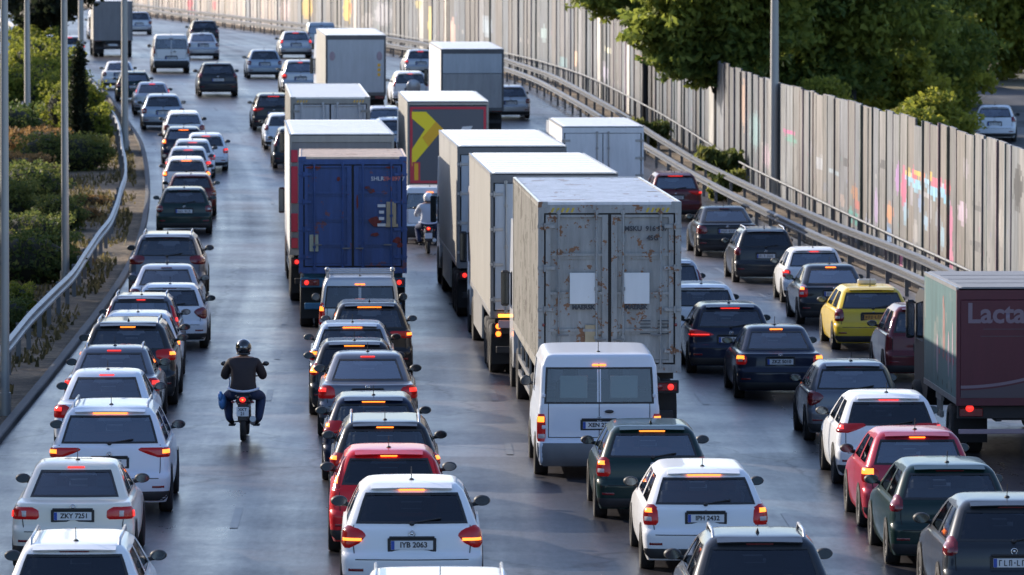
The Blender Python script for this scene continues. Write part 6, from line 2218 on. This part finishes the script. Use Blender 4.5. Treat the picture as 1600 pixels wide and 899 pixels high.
for c in CARS:
    u, v, wpx, ty, col, li, op, gl, lit, txt, lb, grp = c
    op = tuple(o_ for o_ in op if o_ != 'lowplate2')
    r, T = make_car(ty, col, lb, grp, li, op, gl, lit, txt, plate='plate_yellow' if col == 'taxi' else 'plate')
    put(r, T, u, v, wpx, name=lb)
    if col == 'taxi':
        a = MB(); a.bbox(-.22, .22, 1.75, 1.90, T['H'], T['H'] + .13, .03); a.obj('roof_sign', M['cream'], r)
    if 'off-roader' in lb:
        a = MB(); a.lathe_x([(-.10, .001), (-.10, .28), (-.05, .34), (.05, .34), (.08, .3), (.08, .001)], 0, 0, 0, 20)
        sw = a.obj('spare_wheel', M['silver'], r); sw.rotation_euler = (0, 0, R(-90)); sw.location = (.12, -.02, .92)

# vans
r, T = make_car('transit', 'white2', 'white panel van with two dark rear windows, in front of the rusty grey container', None, 'transit', ('panel',), 'glass_mid', 'hot', 'XEN 2315', skirt='galv_dark', cat='van', name='panel_van')
put(r, T, 937, 756, 194, name='transit')
for sx, nm in ((-1, 'l'), (1, 'r')):
    a = MB(); a.bbox(sx * .40 - .22, sx * .40 + .22, .22, .24, 1.30, 1.66, .01); a.obj('rear_window_screen', M['print_blind'] if 'print_blind' in M else M['board_dark'], r)
r, T = make_car('kangoo', 'silver', 'silver van with a tubular roof rack behind the blue container', None, 'van', ('panel', 'rack'), 'glass_dark', 'hot', None, cat='van')
put(r, T, 562, 568, 128, name='kangoo')
r, T = make_car('kangoo', 'white', 'white van roof cut by the bottom edge below the white hatchback', None, 'van', ('panel', 'rails'), 'glass_dark', 'off', None, cat='van')
put(r, T, 688, 1196, 262, name='bottomvan')
r, T = make_car('transit', 'white2', 'tall white van ahead of the grey tarpaulin truck at the top left', None, 'transit', ('panel',), 'glass_dark', 'off', None, cat='van', name='panel_van')
put(r, T, 162, 62, 0, name='farvan')

# parked and passing cars off the motorway
for (u, y, ty, col, th, lb, dz) in [
    (1554, 232, 'fiesta', 'white2', .10, 'white hatchback on the service road behind the panel fence', 0),
    (1462, 222, 'golf', 'navy', .2, 'dark car just showing over the fence top on the service road', 0),
    (1578, 330, 'golf', 'silver', .35, 'silver parked car under the trees at the right edge', 0),
    (1596, 312, 'golf', 'black', .4, 'black parked car beside the silver one at the right edge', 0),
    (1532, 352, 'golf', 'red', .5, 'red parked car under the very dark tree', 0),
]:
    r, T = make_car(ty, col, lb, 'cars off the motorway on the right', 'round', (), 'glass', 'off')
    x = (u - 800) / FPX * y
    r.location = (x, y, gz(x, y) + .03); r.rotation_euler = (0, 0, -th)
for (u, v, ty, col, lb) in [
    (22, 100, 'transit', 'white2', 'white roofed van at the top left corner on the other carriageway'),
    (68, 96, 'golf', 'white2', 'pale car half hidden by leaves at the top left'),
    (110, 98, 'fiesta', 'white', 'white car with red lamp right of the third lamp post at the top left'),
]:
    r, T = make_car(ty, col, lb, 'cars on the other carriageway', 'round' if ty != 'transit' else 'transit', ('panel',) if ty == 'transit' else (), 'glass_dark', 'red' if u == 110 else 'off', cat='van' if ty == 'transit' else 'car')
    x, y = ground_at(u, v)
    r.location = (x, y, gz(x, y) + .03); r.rotation_euler = (0, 0, -math.atan(heading(y)))

# ------------------------------------------------------------------ the trucks


def put_truck(root, u, v, W, L, rz=None, name='', k=1.0):
    x, y = ground_at(u, v)
    th = -math.atan(heading(y + L * .5)) if rz is None else rz
    root.location = (x, y, gz(x, y) + .03)
    root.rotation_euler = (math.atan((gz(x, y + L) - gz(x, y)) / L), 0, th)
    PLACED.append((name, x, y, W, L + 3, th))
    return x, y


# rusty grey container
r = make_truck('truck with a rusty pale grey container and two white placards, ahead of the white van', W=2.44, top=4.18, L=12.2, floor=1.28, style='container', side='cont_grey_side', door='cont_grey', roof='cont_roof', frame='cont_grey', lit='red', name='container_truck', hdr=.14, wr=.5)
put_truck(r, 953, 702, 2.44, 12.2, name='container', rz=R(2.0))
F, top, w = 1.28, 4.18, 1.22
for sx in (-1, 1):
    a = MB(); x0 = sx * .45 - .0; a.bbox(x0 - .23, x0 + .23, -.006, .001, 2.44, 2.97, .002); pl = a.obj('placard', M['paper_white'], r)
    writing(pl, 'MAERSK', .105, 'ink_dark', (x0, -.008, 2.38), .006)
for k in range(5):
    for sx in (-1, 1):
        x = sx * (.98 - k * .085)
        a = MB(); a.add([(x - .03, -.004, top - .18), (x + .01, -.004, top - .18), (x + .045, -.004, top - .10), (x + .005, -.004, top - .10)], [(0, 1, 2, 3)]); a.obj('hazard_stripe', M['hazard_yellow'], r)
writing(r, 'MSKU', .115, 'ink_dark', (.40, -.003, 3.72), .004); writing(r, '916 907', .115, 'ink_dark', (.80, -.003, 3.72), .004); writing(r, '45G1', .115, 'ink_dark', (.76, -.003, 3.56), .004)
a = MB(); a.bbox(-.42, -.20, .012, .021, 1.78, 2.08, .002); a.obj('label_plate', M['label_tan'], r)
for k in range(5):
    a = MB(); a.box(.52, .70, .010, .0195, 2.14 - k * .055, 2.155 - k * .055); a.obj('stencil_line', M['ink_dark'], r)
    a = MB(); a.box(.82, 1.06, .010, .0195, 2.14 - k * .055, 2.155 - k * .055); a.obj('stencil_line', M['ink_dark'], r)
for sx in (-1, 1):
    a = MB(); a.ell((sx * 1.13, -.004, 2.08), (.025, .008, .03), 10, 6); a.obj('side_reflector', M['lens'], r)

# long white trailers
r = make_truck('long trailer truck with cream roof and pale blue doors, directly left of the rusty container', W=2.55, top=4.10, L=12.9, floor=1.20, style='box', side='box_side', door='box_door', roof='box_roof', name='box_truck', lamps_vertical=True, lamp_z=.95, rods=4, skirt=True, frame='galv_dark', gap=.35)
put_truck(r, 866, 592, 2.55, 12.9, name='trailerB', rz=R(2.3))
tg = MB(); tg.bbox(-1.12, .60, -.02, .06, .98, 1.14, .01); tg.obj('bumper_board', M['print_grey'], r)
a = MB(); a.bbox(-1.12, -.86, -.05, -.021, 1.20, 1.26, .005); a.obj('marker_lamp', M['orange'], r)
r = make_truck('long beige sided trailer truck ahead of the cream roofed one, red lamp low', W=2.55, top=4.05, L=13.0, floor=1.20, style='box', side='box_side', door='box_door', roof='box_roof', name='box_truck', lit='red', rods=4, skirt=True, frame='galv_dark')
put_truck(r, 800, 500, 2.55, 13.0, name='trailerA', rz=R(2.6))
# white box truck behind them on the right
r = make_truck('white box truck with plain pale doors, right of the two long trailers', W=2.45, top=3.45, L=7.2, floor=1.1, style='box', side='box_white', door='box_white', roof='box_white', name='box_truck', axles=1, lit='red', rods=2, frame='box_white')
put_truck(r, 942, 378, 2.45, 7.2, name='whitebox')
# arrow board truck
r = make_truck('truck with a dark board, red frame and big yellow arrow on its back', W=2.5, top=4.0, L=9.0, floor=1.35, style='plain', side='box_side', door='box_door', roof='box_roof', name='box_truck', axles=2, lit='red', frame='box_side', cab='cab_white', hdr=.08)
put_truck(r, 700, 362, 2.5, 9.0, name='arrow')
w = 1.25; z0, z1 = 1.45, 3.84
bd = MB(); bd.bbox(-w + .06, w - .06, -.03, .05, z0, z1, .01); bo = bd.obj('rear_board', M['board_dark'], r)
fr = MB(); t = .075
fr.box(-w + .08, w - .08, -.040, -.031, z1 - .02 - t, z1 - .02); fr.box(-w + .08, w - .08, -.040, -.031, z0 + .02, z0 + .02 + t)
fr.box(-w + .08, -w + .08 + t, -.040, -.031, z0 + .021 + t, z1 - .021 - t); fr.box(w - .08 - t, w - .08, -.040, -.031, z0 + .021 + t, z1 - .021 - t)
fr.obj('red_frame', M['board_red'], bo)
sx_, sy_ = 1 / 53.0, 1 / 53.0
px = lambda X, Y: ((X - 700) * sx_, 3.84 - (Y - 152) * sy_)
P_ = [px(641, 161), px(664, 161), px(692, 189), px(641, 250), px(641, 222), px(662, 190), px(641, 172)]
ar_ = MB(); ar_.add([(x, -.042, z) for x, z in P_], [tuple(range(7))[::-1]]); ar_.obj('arrow_sign', M['board_yellow'], bo)
P2 = [px(680, 177), px(692, 189), px(668, 218), px(658, 203)]
a = MB(); a.add([(x, -.044, z) for x, z in P2], [(0, 1, 2, 3)[::-1]]); a.obj('arrow_shade', M['board_orange'], bo)
a = MB(); a.box(-1.10, -.86, -.044, -.0405, 1.50, 2.12); so = a.obj('marker_panel', M['board_red'], bo)
a = MB(); a.box(-1.04, -.92, -.048, -.0445, 1.56, 2.08); a.obj('marker_stripe', M['board_orange'], so)
for (x0, zz, ww_, m_) in ((.40, 3.17, .36, 'ink_white'), (.52, 3.00, .24, 'ink_white'), (.38, 3.0, .11, 'board_yellow')):
    a = MB(); a.add([(x0, -.042, zz - .05), (x0 + ww_ - .06, -.042, zz - .05), (x0 + ww_, -.042, zz + .06), (x0 + .04, -.042, zz + .04)], [(0, 1, 2, 3)]); a.obj('small_print_mark', M[m_], bo)
# blue container
r = make_truck('container truck with a dark blue rust patched container and peach coloured roof', W=2.44, top=3.92, L=6.06, floor=1.30, style='container', side='cont_blue', door='cont_blue', roof='cont_blue_roof', frame='cont_blue', chassis='chassis_blue', lit='red', name='container_truck', hdr=.12, lamp_z=1.06, axles=2, cab='cab_white', wr=.5)
put_truck(r, 551, 518, 2.44, 6.06, name='blue', rz=R(2.0))
writing(r, 'SHLR', .13, 'ink_white', (.56, -.003, 3.42), .002); writing(r, '294897', .13, 'ink_red', (.88, -.003, 3.42), .004); writing(r, '7', .13, 'ink_white', (1.14, -.003, 3.42), .002)
for k, ww_ in enumerate((.18, .11, .12, .18)):
    a = MB(); a.box(.56 + (.18 - ww_) * .5, .56 + (.18 + ww_) * .5, -.012, -.001, 2.78 - k * .145, 2.845 - k * .145); a.obj('weight_stencil', M['ink_white'], r)
a = MB(); a.bbox(.76, .98, -.012, .0, 2.40, 2.90, .003); a.obj('tan_label', M['label_tan'], r)
a = MB(); a.bbox(.74, 1.02, -.014, .0, 2.33, 2.40, .003); a.obj('tan_label', M['label_tan'], r)
a = MB(); a.bbox(-.98, -.78, -.012, .0, 1.78, 2.16, .003); a.obj('document_plate', M['label_green'], r)
for (x, z, a_, b2) in ((.50, 2.46, .16, .13), (.42, 3.15, .10, .06), (.34, 3.22, .08, .04), (-.32, 3.42, .05, .06), (1.0, 2.02, .11, .09), (1.06, 1.92, .07, .09), (-.9, 3.68, .20, .035), (.5, 2.16, .14, .05), (.85, 3.68, .12, .03), (.1, 2.9, .03, .2)):
    p = MB(); n = 11; rr_ = random.Random(int(x * 100 + z * 10))
    pts = [(x + a_ * rr_.uniform(.6, 1.05) * math.cos(6.283 * k / n), -.0035 + .0 * k, z + b2 * rr_.uniform(.6, 1.05) * math.sin(6.283 * k / n)) for k in range(n)]
    p.add(pts, [tuple(range(n))]); p.obj('rust_patch', M['rust_red'] if 'rust_red' in M else M['ink_red'], r)
# white roofed truck with red strip just ahead of it
r = make_truck('truck with wide white roof and dark red door edges, ahead of the blue container', W=2.55, top=4.15, L=12.6, floor=1.2, style='rollup', side='box_white', door='box_grey', roof='box_white', name='box_truck', lit='red', frame='box_side', cab='cab_red')
put_truck(r, 534, 476, 2.55, 12.6, name='whiteroof', rz=R(2.8))
for zz0, zz1 in ((3.45, 3.75), (2.45, 3.35), (1.75, 2.2), (1.35, 1.6)):
    a = MB(); a.bbox(-1.24, -1.08, -.03, -.003, zz0, zz1, .01); a.obj('red_strip', M['board_red'], r)
# cream roofed container truck
r = make_truck('container truck with cream roof and four pale door panels, third of the left truck row', W=2.5, top=4.0, L=12.2, floor=1.25, style='container', side='box_side', door='paper_grey' if 'paper_grey' in M else 'box_white', roof='box_roof', frame='box_side', lit='red', name='container_truck')
put_truck(r, 516, 352, 2.5, 12.2, name='cream')
for k in range(4):
    for sx in (-1, 1):
        x = sx * (1.02 - k * .09)
        a = MB(); a.add([(x - .03, -.004, 4.0 - .17), (x + .01, -.004, 4.0 - .17), (x + .045, -.004, 4.0 - .10), (x + .005, -.004, 4.0 - .10)], [(0, 1, 2, 3)]); a.obj('hazard_stripe', M['board_orange'], r)
# tall grey box trucks far up
r = make_truck('tall plain grey white box truck below the fence at the top centre', W=2.55, top=3.65, L=7.5, floor=1.1, style='plain', side='box_side', door='box_grey', roof='box_roof', name='box_truck', axles=1, lit='off', frame='galv')
put_truck(r, 556, 190, 2.55, 7.5, name='farbox1')
a = MB(); a.bbox(-1.20, 1.20, .0, .05, 1.2, 3.45, .01); ro = a.obj('rear_door', M['box_door'], r)
for z in (1.9, 2.1, 2.3):
    a = MB(); a.box(.92, 1.04, -.006, -.001, z, z + .13); a.obj('orange_mark', M['board_orange'], ro)
for sx in (-1, 1):
    a = MB(); a.ell((sx * 1.0, -.004, 2.75), (.12, .008, .2), 12, 8); a.obj('grey_emblem', M['print_grey'], ro)
r = make_truck('tall pale box truck with a darker lower back half, right of the off-roader', W=2.55, top=3.5, L=7.0, floor=1.0, style='plain', side='box_white', door='box_grey', roof='box_white', name='box_truck', axles=1, lit='off', frame='galv')
put_truck(r, 738, 212, 2.55, 7.0, name='farbox2')
a = MB(); a.bbox(-1.20, 1.20, .0, .05, 2.5, 3.3, .01); a.obj('upper_door', M['box_door'], r)
a = MB(); a.bbox(-1.20, 1.20, -.005, .05, 1.1, 2.48, .01); a.obj('lower_door', M['box_white_dull'] if 'box_white_dull' in M else M['galv'], r)
# grey tarpaulin truck, top left
r = make_truck('small truck with a dull grey tarpaulin body at the top left', W=2.3, top=3.3, L=5.5, floor=1.0, style='plain', side='box_side', door='box_grey', roof='box_white', name='box_truck', axles=1, lit='off', frame='box_grey')
put_truck(r, 177, 90, 2.3, 5.5, name='tarp')
a = MB(); a.bbox(-1.08, 1.08, .0, .05, 1.1, 3.1, .02); a.obj('tarpaulin', M['box_grey'], r)
# maroon box truck at the right edge
r = make_truck('box truck with maroon back and faded teal side at the right edge of the picture', W=2.30, top=2.92, L=5.0, floor=.93, style='plain', side='teal_side', door='maroon_tarp', roof='box_grey', name='box_truck', axles=1, lit='off', frame='maroon_tarp', lamp_z=.78, wr=.42, under=False, cab='chassis')
put_truck(r, 1603, 722, 2.30, 5.0, name='lacta', rz=R(2.2))
a = MB(); a.bbox(-1.09, 1.09, .0, .05, 1.02, 2.70, .01); do = a.obj('rear_door', M['maroon_tarp'], r)
a = MB(); a.box(-1.12, 1.12, .02, .09, 2.705, 2.86); a.obj('door_header', M['maroon_tarp'], r)
writing(do, 'Lacta', .47, 'lacta_grey', (-.98, -.004, 2.46), .012, 'LEFT')
for k in range(2):
    a = MB(); a.box(-.70 - .05 * k, .95, -.004, -.001, 2.20 - k * .12, 2.212 - k * .12); a.obj('small_print_line', M['lacta_dim'], do)
sw = MB(); pts = []
n = 24
for i in range(n + 1):
    x = -1.08 + 2.16 * i / n; z = 1.25 + .52 * (max(0, i / n - .0)) ** 2
    pts.append((x, z))
vs = [(x, -.0035, z) for x, z in pts] + [(x, -.0035, z - .05) for x, z in pts]
sw.add(vs, [(i, n + 1 + i, n + 2 + i, i + 1) for i in range(n)]); sw.obj('curved_stripe', M['lacta_grey'], do)
vs = [(x, -.0025, z - .08) for x, z in pts] + [(x, -.0025, 1.04) for x, z in pts]
a = MB(); a.add(vs, [(i, n + 1 + i, n + 2 + i, i + 1) for i in range(n)]); a.obj('pale_lower_field', M['lacta_dim'], do)
a = MB(); a.ell((-.92, .05, .86), (.07, .03, .06), 12, 8); a.obj('brake_lamp', M['brake'], r)
a = MB(); a.bbox(-1.1, 1.1, .09, .16, .42, .50, .01); a.obj('bumper', M['print_grey'], r)
for (y, z, a_, b2, m_) in ((1.9, 2.05, .16, .5, 'print_rust'), (2.0, 2.55, .10, .12, 'print_rust'), (1.2, 1.7, .12, .4, 'print_grey'), (2.9, 1.6, .14, .35, 'print_grey'), (.6, 1.8, .08, .5, 'print_grey'),
                          (.5, 1.62, .05, .07, 'print_red'), (.95, 1.62, .05, .05, 'print_red'), (1.45, 1.64, .05, .07, 'print_red'), (2.0, 1.64, .05, .05, 'print_red'), (2.6, 1.66, .05, .05, 'print_red'),
                          (.7, 1.12, .06, .05, 'ink_dark'), (1.4, 1.14, .06, .05, 'ink_dark'), (2.1, 1.16, .06, .05, 'ink_dark'), (2.8, 1.18, .06, .05, 'ink_dark')):
    p = MB(); n = 14
    pts = [(-1.1535, y + a_ * math.cos(6.283 * k / n), z + b2 * math.sin(6.283 * k / n)) for k in range(n)]
    p.add(pts, [tuple(range(n))[::-1]]); p.obj('side_print', M[m_], r)

# check for bodies that run into each other
def _rect(p):
    n, x, y, w, L, th = p
    d = Vector((-math.sin(th), math.cos(th))); q = Vector((d.y, -d.x)); o = Vector((x, y))
    return [o + q * w / 2, o - q * w / 2, o - q * w / 2 + d * L, o + q * w / 2 + d * L], d, q
def _overlap(a, b):
    A, d1, q1 = _rect(a); B, d2, q2 = _rect(b)
    m = 9
    for ax in (d1, q1, d2, q2):
        pa = [p.dot(ax) for p in A]; pb = [p.dot(ax) for p in B]
        m = min(m, min(max(pa), max(pb)) - max(min(pa), min(pb)))
    return m
for i in range(len(PLACED)):
    for j in range(i):
        if abs(PLACED[i][2] - PLACED[j][2]) < 20:
            o_ = _overlap(PLACED[i], PLACED[j])
            if o_ > .03: print('OVERLAP %.2f m: %s | %s' % (o_, PLACED[i][0][:60], PLACED[j][0][:60]))
